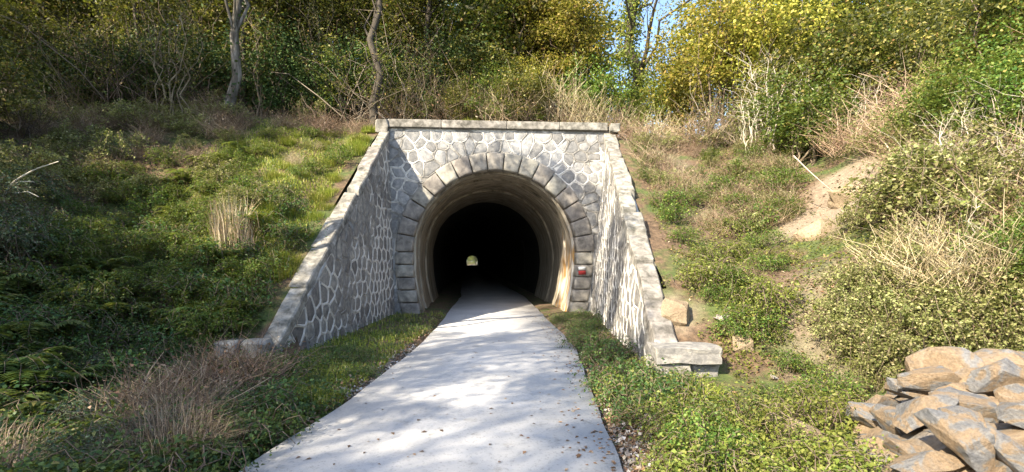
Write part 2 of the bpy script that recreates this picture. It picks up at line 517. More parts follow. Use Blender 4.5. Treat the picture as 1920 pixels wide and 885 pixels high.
# dirt patches on the banks: x, y, radius, strength
DIRT = []
for u_, v_, r_, s_ in [(1540, 415, .9, 1), (1610, 345, .9, .9), (1300, 250, .9, 1), (1270, 590, .35, .9), (1560, 590, .7, .6), (1545, 690, .5, .7),
                       (1250, 300, .8, .4), (1330, 400, 1.0, .35), (1560, 520, .7, .4), (1520, 760, .4, .6), (1190, 850, .5, .6), (1650, 470, .5, .5)]:
    x_, y_, z_ = hit(u_, v_)
    if not np.isnan(y_[0]): DIRT.append((x_[0], y_[0], r_, s_))


def dirt_at(x, y):
    d = np.zeros_like(x)
    for a, b, r, s in DIRT:
        q = np.hypot(x - a, (y - b)) / r + (vnoise(x, y, 0.5, 9) - 0.5) * 0.7
        d = np.maximum(d, s * (1 - sstep(q, 0.6, 1.15)))
    return d


# ------------------------------------------------------------------ ground, banks, path
mb = MB()
mb.add([(-3000, -3000, -.4), (3000, -3000, -.4), (3000, 3000, -.4), (-3000, 3000, -.4)], np.array([[0, 1, 2, 3]]))
gr = mb.build('ground', M['soil']); tag(gr, kind='structure')

xs = np.concatenate([[-220, -150, -100, -70, -50, -38, -31], np.arange(-27, 27.01, 0.25), [31, 38, 50, 70, 100, 150, 220]])
ys = np.concatenate([[-120, -80, -50, -32, -22], np.arange(-16, 34.01, 0.25), [37, 41, 47, 56, 70, 90, 120, 160, 200, 221]])
X, Y = np.meshgrid(xs, ys)
Z = H(X, Y)
nx, ny = len(xs), len(ys)
idx = np.arange(nx * ny).reshape(ny, nx)
Q = np.stack([idx[:-1, :-1], idx[:-1, 1:], idx[1:, 1:], idx[1:, :-1]], -1).reshape(-1, 4)
zq = Z.ravel()[Q]; xq = X.ravel()[Q].mean(1); yq = Y.ravel()[Q].mean(1)
jump = (np.ptp(zq, axis=1) > 0.9) & (xq > -6) & (xq < 6) & (yq > 6) & (yq < 16.5)
mb = MB(); mb.add(np.stack([X.ravel(), Y.ravel(), Z.ravel()], 1), Q[~jump])
ter = mb.build('banks', M['soil'], smooth=True); tag(ter, kind='structure')
at = ter.data.attributes.new('zone', 'FLOAT', 'POINT')
at.data.foreach_set('value', dirt_at(X.ravel(), Y.ravel()).astype(np.float32))

py_ = np.concatenate([[-60, -30, -15, -8], np.arange(-4, 26, 0.2), [28, 32, 40, 60, 100, 160, 228]])
el, er = path_edges(py_)
el = el + (vnoise(py_, 0 * py_, 0.9, 4) - .5) * .05; er = er + (vnoise(py_, 0 * py_, 0.8, 5) - .5) * .06
n = len(py_)
zt = np.where((py_ > -6) & (py_ < 27), 0.055, 0.05)
mb = MB()
V = np.concatenate([np.stack([el - .03, py_, 0 * zt - .08], 1), np.stack([el, py_, zt], 1), np.stack([(el + er) / 2, py_, zt + .02], 1),
                    np.stack([er, py_, zt], 1), np.stack([er + .03, py_, 0 * zt - .08], 1)])
q = []
for c in range(4):
    i = np.arange(n - 1)
    q.append(np.stack([c * n + i, (c + 1) * n + i, (c + 1) * n + i + 1, c * n + i + 1], 1))
mb.add(V, np.concatenate(q))
path = mb.build('path', M['path']); tag(path, kind='structure')

# ------------------------------------------------------------------ tunnel portal
HW, ZS, RING = 2.48, 1.90, 0.53                 # half width, springing height, ring depth


def prof(z, off=0.0):
    """half width of the opening below the springing"""
    return HW + off - 0.26 * (1 - z / ZS) ** 2


def arch_profile(off, nleg=6, narc=28, z0=0.0):
    P = [(-prof(z, off), z) for z in np.linspace(z0, ZS, nleg + 1)[:-1]]
    P += [((HW + off) * math.cos(a), ZS + (HW + off) * math.sin(a)) for a in np.linspace(math.pi, 0, narc + 1)]
    P += [(prof(z, off), z) for z in np.linspace(ZS, z0, nleg + 1)[1:]]
    return np.array(P)


portal = empty('tunnel_portal', (PO[0], PO[1], 0), PTH)
tag(portal, 'rubble stone tunnel portal with rusticated arch ring around a dark opening', 'tunnel portal')

FXL, FXR, FZ = -3.40, 3.62, 5.60
ex = arch_profile(RING - 0.08, z0=-0.3)
outer = np.array([(ex[0][0], -0.3)] + [])
bm = bmesh.new()
loop = [(FXL, -.3), (FXL, FZ), (FXR, FZ), (FXR, -.3)] + [tuple(p) for p in ex[::-1]]
vs = [bm.verts.new((x, 0.0, z)) for x, z in loop]
f = bm.faces.new(vs)
r = bmesh.ops.extrude_face_region(bm, geom=[f])
bmesh.ops.translate(bm, verts=[e for e in r['geom'] if isinstance(e, bmesh.types.BMVert)], vec=(0, 0.55, 0))
bmesh.ops.triangulate(bm, faces=bm.faces[:])
bmesh.ops.recalc_face_normals(bm, faces=bm.faces[:])
me = bpy.data.meshes.new('facade'); bm.to_mesh(me); bm.free(); me.materials.append(M['mortar'])
facade = link('facade', me, portal)


def clip_half(poly, p, nn, d):
    out = []
    m = len(poly)
    for i in range(m):
        a, b = poly[i], poly[(i + 1) % m]
        da = (a[0] - p[0]) * nn[0] + (a[1] - p[1]) * nn[1] - d
        db = (b[0] - p[0]) * nn[0] + (b[1] - p[1]) * nn[1] - d
        if da <= 0: out.append(a)
        if (da < 0) != (db < 0) and abs(da - db) > 1e-9:
            k = da / (da - db)
            out.append((a[0] + (b[0] - a[0]) * k, a[1] + (b[1] - a[1]) * k))
    return out


def stones(seeds, gap, planes, extra=None, ratio=1.0):
    """rounded cells of a rubble wall: one polygon for each seed, joints of width 2*gap"""
    S = np.asarray(seeds)
    cells = []
    for i, s in enumerate(S):
        poly = [(s[0] - 1.2, s[1] - 1.2), (s[0] + 1.2, s[1] - 1.2), (s[0] + 1.2, s[1] + 1.2), (s[0] - 1.2, s[1] + 1.2)]
        g = gap * random.uniform(0.7, 1.25)
        d = np.hypot(*(S - s).T)
        for j in np.argsort(d)[1:16]:
            nn = (S[j] - s) / d[j]
            poly = clip_half(poly, (S[j] + s) / 2, nn, -g)
            if len(poly) < 3: break
        for p, nn in planes + (extra(s) if extra else []):
            if len(poly) < 3: break
            poly = clip_half(poly, p, nn, -g * 0.5)
        if len(poly) < 3: continue
        P = np.array(poly)
        # drop near-double corners, round the rest
        keep = [k for k in range(len(P)) if np.hypot(*(P[k] - P[k - 1])) > 0.03]
        P = P[keep]
        if len(P) < 3: continue
        A = 0.5 * abs(np.sum(P[:, 0] * np.roll(P[:, 1], -1) - P[:, 1] * np.roll(P[:, 0], -1)))
        if A < 0.012: continue
        nx_ = np.roll(P, -1, 0)
        P = np.stack([P * .84 + nx_ * .16, P * .16 + nx_ * .84], 1).reshape(-1, 2)
        P = P + RNG.normal(size=P.shape) * 0.006
        cells.append(P)
    return cells


def stone_mesh(P, mapf, d, mat='stone'):
    """mapf(a, b, depth) -> world point; the stone stands d proud of its joint bed"""
    c = P.mean(0); m = len(P)
    R0 = c + (P - c) * 1.03; R1 = c + (P - c) * 0.99; R2 = c + (P - c) * 0.80
    V = [mapf(p[0], p[1], -0.02) for p in R0] + [mapf(p[0], p[1], d * 0.5) for p in R1] + [mapf(p[0], p[1], d + random.uniform(-.005, .005)) for p in R2]
    fs = []
    for k in range(2):
        for i in range(m):
            j = (i + 1) % m
            fs.append((k * m + i, k * m + j, (k + 1) * m + j, (k + 1) * m + i))
    fs.append(tuple(range(2 * m, 3 * m)))
    mb_ = MB(); mb_.add(V, fs)
    me_ = mb_.mesh('stone', M[mat], True)
    b_ = bmesh.new(); b_.from_mesh(me_); bmesh.ops.recalc_face_normals(b_, faces=b_.faces[:])
    b_.to_mesh(me_); b_.free()
    return me_


def pointing(cells, mapf, gap, parent, mat='mortar'):
    """raised ribbon of mortar round every stone, one mesh for the wall"""
    mb_ = MB()
    for P in cells:
        c = P.mean(0); m = len(P)
        dv = (P - c) / np.hypot(*(P - c).T)[:, None]
        rings_ = [(P - dv * .008, .000), (P + dv * gap * .35, .017), (P + dv * gap * 1.25, .019)]
        V = [mapf(p[0], p[1], d + random.uniform(-.003, .003)) for R_, d in rings_ for p in R_]
        i = np.arange(m); j = (i + 1) % m
        mb_.add(V, np.concatenate([np.stack([k * m + i, k * m + j, (k + 1) * m + j, (k + 1) * m + i], 1) for k in range(2)]))
    o = mb_.build('mortar_joints', M[mat], parent)
    b_ = bmesh.new(); b_.from_mesh(o.data); bmesh.ops.recalc_face_normals(b_, faces=b_.faces[:]); b_.to_mesh(o.data); b_.free()
    return o


def jitter_grid(x0, x1, z0, z1, sx, sz, ok, jit=0.32):
    out = []; row = 0
    z = z0
    while z < z1:
        x = x0 + (row % 2) * sx / 2
        while x < x1:
            p = (x + random.uniform(-jit, jit) * sx, z + random.uniform(-jit, jit) * sz)
            if ok(*p): out.append(p)
            x += sx
        z += sz; row += 1
    return out


RE = HW + RING


def out_arch(x, z, m=0.0):
    if z > ZS: return math.hypot(x, z - ZS) > RE + m
    return abs(x) > prof(max(z, 0), RING) + m


def arch_plane(s):
    x, z = s
    if z > ZS:
        d = math.hypot(x, z - ZS); nn = (-x / d, -(z - ZS) / d)
        return [((x / d * RE, ZS + (z - ZS) / d * RE), nn)]
    e = prof(max(z, 0), RING) * (1 if x > 0 else -1)
    return [((e, z), (-1 if x > 0 else 1, 0))]


seeds = jitter_grid(-3.7, 3.95, 0.15, 5.6, 0.36, 0.31, lambda x, z: out_arch(x, z, 0.12) and -3.3 < x < 3.6 and z < 5.5)
pl = [((0, 0.0), (0, -1)), ((0, 5.53), (0, 1)), ((-3.28, 0), (-1, 0)), ((3.55, 0), (1, 0))]
cells = stones(seeds, 0.028, pl, arch_plane)
fmap = lambda a, b, d: (a, -d, b)
pointing(cells, fmap, 0.028, facade)
for P in cells:
    link('stone', stone_mesh(P, fmap, random.uniform(.002, .014), 'facade_stone'), facade)

# arch ring: five blocks in each jamb, seventeen voussoirs over the springing
bounds = []
zz = np.linspace(0, ZS, 6)
for i in range(5): bounds.append(('leg', -1, zz[i], zz[i + 1]))
aa = np.linspace(math.pi, 0, 18)
for i in range(17): bounds.append(('arc', 0, aa[i], aa[i + 1]))
for i in range(4, -1, -1): bounds.append(('leg', 1, zz[i], zz[i + 1]))


def block_mesh(poly, y0, proud, ch, depth):
    """chamfered block with the outline poly in the portal plane"""
    P = np.array(poly); c = P.mean(0)
    def ins(d):
        R_ = []
        m = len(P)
        for i in range(m):
            a = P[i] - P[i - 1]; b = P[(i + 1) % m] - P[i]
            na = np.array([-a[1], a[0]]) / np.hypot(*a); nb = np.array([-b[1], b[0]]) / np.hypot(*b)
            if np.dot(na, c - P[i]) < 0: na = -na
            if np.dot(nb, c - P[i]) < 0: nb = -nb
            h_ = na + nb; h_ /= np.dot(h_, na) if abs(np.dot(h_, na)) > 1e-6 else 1
            R_.append(P[i] + h_ * d)
        return R_
    R = [(P, y0 + depth), (ins(0.004), y0 - proud + ch), (ins(ch), y0 - proud), (ins(ch + .06), y0 - proud - .005)]
    m = len(P); V = []; fs = [tuple(range(m))[::-1]]
    for pts, y in R:
        V += [(p[0] + random.uniform(-.004, .004), y, p[1] + random.uniform(-.004, .004)) for p in pts]
    for k in range(3):
        for i in range(m):
            j = (i + 1) % m
            fs.append((k * m + i, k * m + j, (k + 1) * m + j, (k + 1) * m + i))
    fs.append(tuple(range(3 * m, 4 * m)))
    mb_ = MB(); mb_.add(V, fs)
    me_ = mb_.mesh('voussoir', M['voussoir'])
    b_ = bmesh.new(); b_.from_mesh(me_); bmesh.ops.recalc_face_normals(b_, faces=b_.faces[:]); b_.to_mesh(me_); b_.free()
    return me_


g = 0.010
marked = None
for k, (kind, s, a, b) in enumerate(bounds):
    rr = RING + random.uniform(-.03, .03)
    if kind == 'leg':
        poly = [(s * prof(a), a + g), (s * prof(a, rr), a + g), (s * prof(b, rr), b - g), (s * prof(b), b - g)]
    else:
        da = g / HW * (1 if b > a else -1)
        a2, b2 = a + da, b - da
        mid = (a2 + b2) / 2
        poly = [(HW * math.cos(q), ZS + HW * math.sin(q)) for q in (a2, mid, b2)] + [((HW + rr) * math.cos(q), ZS + (HW + rr) * math.sin(q)) for q in (b2, mid, a2)]
    o = link('voussoir', block_mesh(poly, 0.0, 0.055 + random.uniform(-.008, .012), 0.02, 0.5), portal)
    if kind == 'leg' and s == 1 and abs(a - zz[3]) < .01: marked = o
# trail blaze painted on a jamb block: white bar over red bar
bx0 = prof(1.3) + 0.05
for nm, z0, z1, mt in (('white_stripe', 1.35, 1.455, 'white_paint'), ('red_stripe', 1.215, 1.335, 'red_paint')):
    mb = MB()
    y = -0.089
    V = [(bx0 + 0.02, y, z0), (bx0 + .24, y, z0 + .004), (bx0 + .235, y, z1), (bx0 + 0.015, y, z1 - .003)]
    V += [(v[0], y + .006, v[2]) for v in V]
    mb.add(V, np.array([[0, 1, 2, 3], [7, 6, 5, 4], [0, 4, 5, 1], [1, 5, 6, 2], [2, 6, 7, 3], [3, 7, 4, 0]]))
    mb.build(nm, M[mt], marked)

# parapet coping: four long stones
cx = [-3.20, -1.62, 0.34, 1.95, 3.42]
for i in range(4):
    bm = bmesh.new()
    bmesh.ops.create_cube(bm, size=1)
    bmesh.ops.scale(bm, vec=(cx[i + 1] - cx[i] - .012, 0.66, 0.235), verts=bm.verts)
    bmesh.ops.bevel(bm, geom=bm.edges[:], offset=0.02, segments=2, affect='EDGES', profile=0.6)
    bmesh.ops.translate(bm, verts=bm.verts, vec=((cx[i] + cx[i + 1]) / 2, 0.22 + random.uniform(-.008, .008), FZ + 0.125 + random.uniform(-.006, .006)))
    me = bpy.data.meshes.new('coping_stone'); bm.to_mesh(me); bm.free(); me.materials.append(M['coping'])
    link('coping_stone', me, portal)

# lining of the bore: short rings near the mouth, then the long barrel
LROT = TTH - PTH
lin = empty('tunnel_bore', (PO[0], PO[1], 0), TTH)
tag(lin, 'long dark tunnel bore with stained, cracked lining and mineral runs', 'tunnel')
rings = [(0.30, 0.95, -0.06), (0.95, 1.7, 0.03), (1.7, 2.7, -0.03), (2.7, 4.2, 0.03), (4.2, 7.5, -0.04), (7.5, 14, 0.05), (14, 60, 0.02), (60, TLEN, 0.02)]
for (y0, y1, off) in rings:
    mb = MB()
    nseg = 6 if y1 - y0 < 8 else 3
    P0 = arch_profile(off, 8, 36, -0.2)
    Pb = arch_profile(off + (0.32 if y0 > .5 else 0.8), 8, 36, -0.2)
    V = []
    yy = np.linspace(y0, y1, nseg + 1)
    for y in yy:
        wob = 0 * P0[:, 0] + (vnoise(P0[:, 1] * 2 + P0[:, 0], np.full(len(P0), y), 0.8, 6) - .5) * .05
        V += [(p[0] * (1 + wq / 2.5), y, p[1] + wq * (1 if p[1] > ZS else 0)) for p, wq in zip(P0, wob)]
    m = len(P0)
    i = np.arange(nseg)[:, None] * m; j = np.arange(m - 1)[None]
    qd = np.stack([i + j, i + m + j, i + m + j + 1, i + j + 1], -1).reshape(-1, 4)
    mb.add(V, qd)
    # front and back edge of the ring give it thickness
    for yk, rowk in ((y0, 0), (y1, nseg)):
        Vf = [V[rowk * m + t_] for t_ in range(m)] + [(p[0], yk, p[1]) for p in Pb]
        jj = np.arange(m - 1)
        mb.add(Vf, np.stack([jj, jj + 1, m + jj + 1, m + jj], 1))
    o = mb.build('lining_ring', M['lining'] if y0 < 7 else M['deep_shade'], lin, smooth=False)  # rings beyond the mouth get the darkness of the bore as colour
mb = MB()
V = []
for y in np.concatenate([np.arange(-0.1, 14, .4), [20, 60, 120, TLEN + 2]]):
    for x in np.linspace(-2.7, 2.7, 13):
        V.append((x, y, -0.05 + 0.09 * abs(x) / 2.5 * (abs(x) > 1.4) + .05 * float(vnoise(x, y, .5, 8)) * (abs(x) > 1.4)))
nr = len(V) // 13
i = np.arange(nr - 1)[:, None] * 13; j = np.arange(12)[None]
mb.add(V, np.stack([i + j, i + j + 1, i + 14 + j, i + 13 + j], -1).reshape(-1, 4))
mb.build('earth_floor', M['soil'], lin, smooth=True)


# ------------------------------------------------------------------ wing walls
def wing(W, label, name='wing_wall', nslab=8, broken=None):
    root = empty(name, ((W['bf'] + W['bb']) / 2, (W['yf'] + W['yb']) / 2, 0))
    tag(root, label, 'retaining wall', 'portal wing walls')
    ox, oy, _ = root.location
    s = W['s']; L = W['yb'] - W['yf']
    CT = 0.22                                         # coping thickness

    def mp(a, b, d):                                  # along, up, out of the face
        k = a / L
        xb = W['bf'] + (W['bb'] - W['bf']) * k; xt = W['tf'] + (W['tb'] - W['tf']) * k
        zt_ = W['zf'] + (W['zb'] - W['zf']) * k
        x = xb + (xt - xb) * (b / zt_)
        return (x - s * d - ox, W['yf'] + a - oy, b)

    zt_ = lambda a: W['zf'] + (W['zb'] - W['zf']) * a / L
    mb = MB()
    N = 14
    V = []
    for i in range(N + 1):
        a = L * i / N
        for (b, d) in ((-.3, 0), (zt_(a) - CT, 0), (zt_(a) - CT, -.36), (-.3, -.36)):
            V.append(mp(a, b, d))
    fs = []
    for i in range(N):
        for k in range(4):
            j = (k + 1) % 4
            fs.append((i * 4 + k, i * 4 + j, i * 4 + 4 + j, i * 4 + 4 + k))
    fs += [(0, 1, 2, 3), (N * 4 + 3, N * 4 + 2, N * 4 + 1, N * 4)]
    mb.add(V, fs)
    body = mb.build('wall_body', M['mortar_wing'], root)
    bm_ = bmesh.new(); bm_.from_mesh(body.data); bmesh.ops.recalc_face_normals(bm_, faces=bm_.faces[:]); bm_.to_mesh(body.data); bm_.free()
    slope = (W['zb'] - W['zf']) / L
    seeds_ = jitter_grid(0.05, L, 0.10, 5.5, 0.37, 0.285, lambda a, b: b < zt_(a) - CT - 0.10 and 0.1 < a < L - .1)
    q = math.hypot(1, slope)
    pl_ = [((0, W['zf'] - CT - .06), (-slope / q, 1 / q)), ((0, 0.0), (0, -1)), ((0.05, 0), (-1, 0)), ((L - .02, 0), (1, 0))]
    cells_ = stones(seeds_, 0.026, pl_)
    pointing(cells_, mp, 0.026, body, 'mortar_wing')
    for P in cells_:
        link('stone', stone_mesh(P, mp, random.uniform(.002, .014)), body)
    # coping slabs laid up the slope
    bnd = np.linspace(-0.12, L - 0.05, nslab + 1) + np.concatenate([[0], np.random.default_rng(5).uniform(-.15, .15, nslab - 1), [0]])
    for i in range(nslab):
        a0, a1 = bnd[i] + .016, bnd[i + 1] - .016
        lift = random.uniform(-.03, .035); tilt = random.uniform(-.04, .03)
        shift = random.uniform(-.03, .03)
        if broken is not None and i == broken:
            a1 -= 0.12; lift += .09
        if broken is not None and i > broken: lift += 0.02
        bm_ = bmesh.new()
        vs_ = []
        wd = (0.28 if s < 0 else 0.31) + random.uniform(-.04, .04)
        for a in (a0, a1):
            for (up, d) in ((-CT, .05 + shift), (0, .05 + shift), (0, shift - wd), (-CT, shift - wd)):
                b = zt_(a) + up + lift + (tilt if a == a1 else 0)
                p = list(mp(a, max(zt_(a), .3), d)); p[2] = b
                vs_.append(bm_.verts.new(p))
        for fidx in ((0, 1, 2, 3), (4, 7, 6, 5), (0, 4, 5, 1), (1, 5, 6, 2), (2, 6, 7, 3), (3, 7, 4, 0)):
            bm_.faces.new([vs_[k] for k in fidx])
        bmesh.ops.recalc_face_normals(bm_, faces=bm_.faces[:])
        bmesh.ops.subdivide_edges(bm_, edges=[e for e in bm_.edges if e.calc_length() > .4], cuts=2)
        for v in bm_.verts: v.co += Vector((random.uniform(-.02, .02), random.uniform(-.012, .012), random.uniform(-.018, .018)))
        bmesh.ops.bevel(bm_, geom=[e for e in bm_.edges if len(e.link_faces) == 2 and e.calc_face_angle(0) > .7], offset=0.022, segments=1, affect='EDGES')
        me_ = bpy.data.meshes.new('coping_slab'); bm_.to_mesh(me_); bm_.free(); me_.materials.append(M['coping'])
        link('coping_slab', me_, root)
    return root


def rough_block(name, size, mat, bev=0.03, jit=0.02, parent=None, loc=(0, 0, 0), cuts=1):
    bm_ = bmesh.new(); bmesh.ops.create_cube(bm_, size=1)
    bmesh.ops.scale(bm_, vec=size, verts=bm_.verts)
    bmesh.ops.bevel(bm_, geom=bm_.edges[:], offset=bev, segments=1, affect='EDGES')
    bmesh.ops.subdivide_edges(bm_, edges=[e for e in bm_.edges if e.calc_length() > .15], cuts=cuts, use_grid_fill=True)
    for v in bm_.verts:
        v.co += Vector((random.uniform(-jit, jit), random.uniform(-jit, jit), random.uniform(-jit, jit)))
    bmesh.ops.translate(bm_, verts=bm_.verts, vec=loc)
    me_ = bpy.data.meshes.new(name); bm_.to_mesh(me_); bm_.free(); me_.materials.append(mat)
    return link(name, me_, parent)


wl = wing(WL, 'stone wing wall with bold white mortar web below the grassy slope', nslab=7)
wr = wing(WR, 'stone wing wall with stepped broken coping slabs beside the bare earth bank', nslab=9, broken=3)


# quoin blocks where the copings meet
q1 = rough_block('quoin_block', (.34, .42, .40), M['coping'], .03, .02, wl, (-.30, 3.44, 5.62))
q2 = rough_block('quoin_block', (.30, .44, .26), M['coping'], .03, .02, wr, (.93, 4.0, 5.66))
# low return walls at the ends of the wings
e = empty('end_pier', (2.22, 6.22, 0)); tag(e, 'stepped end pier with a thick concrete slab on pale blocks', 'masonry pier')
rough_block('slab', (0.82, .44, .21), M['stone'], .014, .014, e, (0, 0, .42), 2)
rough_block('block', (0.46, .42, .20), M['coping'], .018, .016, e, (-.19, .02, .205), 2)
rough_block('block', (0.33, .40, .20), M['coping'], .018, .016, e, (-.25, -.02, -.01), 2)
rough_block('block', (0.36, .34, .34), M['stone'], .02, .016, e, (.24, .06, .135), 2)
e = empty('end_pier', (-3.93, 7.20, 0)); tag(e, 'small end pier of dark mossy blocks half buried in green plants', 'masonry pier')
rough_block('block', (0.34, .36, .28), M['stone'], .04, .02, e, (-.28, .0, .30))
rough_block('block', (0.36, .36, .27), M['voussoir'], .04, .02, e, (.10, .02, .29))
rough_block('block', (0.62, .38, .34), M['stone'], .04, .02, e, (-.05, .02, -.02))

# trees outside the view that shade the path: x, y, kind, scale
SHADE = [(-13.5, 11.2, 'broadleaf_tree', .75, 1.0), (-8.1, 1.7, 'tall_tree', .9, 1.0), (-14.4, 8.8, 'broadleaf_tree', .8, 1.0), (-10.9, -6.3, 'sparse_tree', .62, 1.25), (-9.0, -1.2, 'sparse_tree', .85, 1.1), (-9.9, -4.2, 'sparse_tree', .62, 1.25), (-13.2, -2.6, 'broadleaf_tree', .8, 1.0), (-13.2, -8.5, 'sparse_tree', 1.0, 1.0),
         (-7.7, 5.4, 'tall_tree', 1.0, 1.0), (-8.5, -10, 'broadleaf_tree', 1.0, 1.0), (-17.5, 7.5, 'broadleaf_tree', .9, 1.0), (-20, 9, 'broadleaf_tree', .9, 1.0),
         (-12.4, 4.6, 'hazel_shrub', .8, 1.0), (-13.2, 6.2, 'hazel_shrub', 1.0, 1.0), (-11.2, 3.2, 'hazel_shrub', .9, 1.0), (-14.8, 8.6, 'hazel_shrub', 1.1, 1.0), (-9.6, 2.4, 'hazel_shrub', .7, 1.0)]
# ------------------------------------------------------------------ plants: one prototype of each kind, then copies
PROTO = {}


def proto(name, parts):
    """parts: list of (part name, MB, material)"""
    PROTO.setdefault(name, []).append([(pn, b.mesh(pn, mt, sm)) for pn, b, mt, sm in parts])


def place(kind, x, y, s=1.0, label='', cat='', group=None, name=None, z=None, sink=0.05, rz=None, var=None, sz=None, tilt=0.0):
    vs_ = PROTO[kind]
    v = vs_[random.randrange(len(vs_)) if var is None else var]
    zg = float(H(x, y)) if z is None else z
    r = empty(name or kind, (x, y, zg - sink), random.uniform(0, 6.28) if rz is None else rz)
    if tilt: r.rotation_euler = (random.uniform(-tilt, tilt), random.uniform(-tilt, tilt), r.rotation_euler[2])
    r.scale = (s, s, s * (sz or random.uniform(.88, 1.12)))
    tag(r, label, cat, group)
    for pn, me_ in v:
        link(pn, me_, r)
    return r


def clumps(rng, nc, rad, cen, per, sig, hollow=2.2):
    d = nrm(rng.normal(size=(nc, 3)))
    r = rng.random((nc, 1)) ** (1 / hollow)
    c = np.array(cen) + d * r * np.array(rad)
    p = (c[:, None] + rng.normal(size=(nc, per, 3)) * np.array(sig) * (0.6 + 0.8 * rng.random((nc, 1, 1)))).reshape(-1, 3)
    return c, p


def wander(rng, p0, p1, k=6, amp=0.12):
    t = np.linspace(0, 1, k)[:, None]
    P = np.array(p0) * (1 - t) + np.array(p1) * t
    w = rng.normal(size=(k, 3)) * amp * np.linalg.norm(np.array(p1) - np.array(p0)) * 0.35
    w[0] = 0; w[-1] = 0
    return P + w * np.array([1, 1, .5])


# -- bramble bushes: arching canes with leaves along them
def make_bramble(name, leaf, cane, nl, seed, h=0.9, R=1.0, lsz=(.05, .10), ncane=26):
    rng = np.random.default_rng(seed)
    st = MB(); lf = MB(); pts = []
    for k in range(ncane):
        a = rng.random() * 6.28; L = R * (0.55 + 0.6 * rng.random()); hh = h * (0.5 + .7 * rng.random())
        t = np.linspace(0, 1, 7)
        pk = .45 + .25 * rng.random()
        z = hh * np.sin(np.clip(t / pk * 1.57, 0, 3.0))
        z = np.maximum(z, 0.05)
        rr = t * L
        P = np.stack([np.cos(a) * rr + rng.normal() * .12, np.sin(a) * rr + rng.normal() * .12, z], 1) + rng.normal(size=(7, 3)) * .03
        tube(st, P, np.linspace(.009, .004, 7), 3)
        m = nl // ncane
        q = np.repeat(rng.random(m // 5 + 1) ** .6 * 6, 5)[:m]
        i = np.minimum(q.astype(int), 5); fq = (q - i)[:, None]
        pts.append(P[i] * (1 - fq) + P[i + 1] * fq + np.repeat(rng.normal(size=(m // 5 + 1, 3)) * .06, 5, 0)[:m] + rng.normal(size=(m, 3)) * np.array([.045, .045, .035]))
    P = np.concatenate(pts); P[:, 2] = np.maximum(P[:, 2], .02)
    sz_ = lsz[0] * .7 + (lsz[1] * 1.15 - lsz[0] * .7) * rng.random(len(P)) ** 1.6
    leaves(lf, P, sz_, sz_ * rng.uniform(.5, .75, len(P)), rng, .62, .2)
    proto(name, [('canes', st, cane, False), ('foliage', lf, leaf, False)])


for k in range(3): make_bramble('bramble_bush', M['bramble'], M['stem'], 2600, 20 + k, lsz=(.045, .085))
for k in range(2): make_bramble('leafy_bush', M['green'], M['stem'], 2600, 30 + k, .8, .9, (.045, .085))
for k in range(2): make_bramble('low_herb', M['nettle'], M['stem'], 1300, 40 + k, .36, .55, (.03, .065), 24)
for k in range(2): make_bramble('lime_herb', M['lime'], M['stem'], 1200, 44 + k, .42, .55, (.028, .06), 24)
for k in range(2): make_bramble('grey_herb', M['greyleaf'], M['stem'], 1500, 48 + k, .7, .75, (.03, .065), 26)


# -- dry brush: tangles of dead stalks
def make_brush(name, mat, n, seed, h, R, r0=.006, lean=.7, leaf=None, nl=0):
    rng = np.random.default_rng(seed)
    st = MB()
    ends = []
    for k in range(n):
        a = rng.random() * 6.28; b = rng.random() ** .5 * R * .75
        p0 = np.array([np.cos(a) * b, np.sin(a) * b, rng.random() ** 3 * h * .5])
        d = rng.normal(size=3) * lean; d[2] = abs(d[2]) * .5 + .65; d /= np.linalg.norm(d)
        L = h * (.35 + .75 * rng.random())
        p1 = p0 + d * L
        p1[2] = max(p1[2], .05)
        P = wander(rng, p0, p1, 4, .22)
        P[-1, 2] -= L * .12 * rng.random()
        tube(st, P, np.linspace(r0, r0 * .45, 4) * (0.6 + .9 * rng.random()), 3)
        ends.append(P[-1]); ends.append(P[-2])
    parts = [('stalks', st, mat, False)]
    if leaf:
        lf = MB(); E = np.array(ends); P = E[rng.integers(0, len(E), nl)] + rng.normal(size=(nl, 3)) * .09
        P[:, 2] = np.maximum(P[:, 2], .03)
        leaves(lf, P, rng.uniform(.03, .08, nl), rng.uniform(.02, .045, nl), rng, .5, .3)
        parts.append(('foliage', lf, leaf, False))
    proto(name, parts)


for k in range(3): make_brush('dry_brush', M['dry'], 260, 60 + k, 1.0, 1.0, .0042, .8, M['bramble'], 420)
for k in range(2): make_brush('dead_tangle', M['deadgrass'], 260, 65 + k, .9, .8, .005, .9, M['litter'], 120)
for k in range(2): make_brush('straw_brush', M['straw'], 260, 70 + k, 1.1, .9, .005, .55, M['bramble'], 240)
for k in range(3): make_brush('thicket', M['thicket'], 110, 80 + k, 2.6, 1.5, .013, .6, M['olive'], 2600)


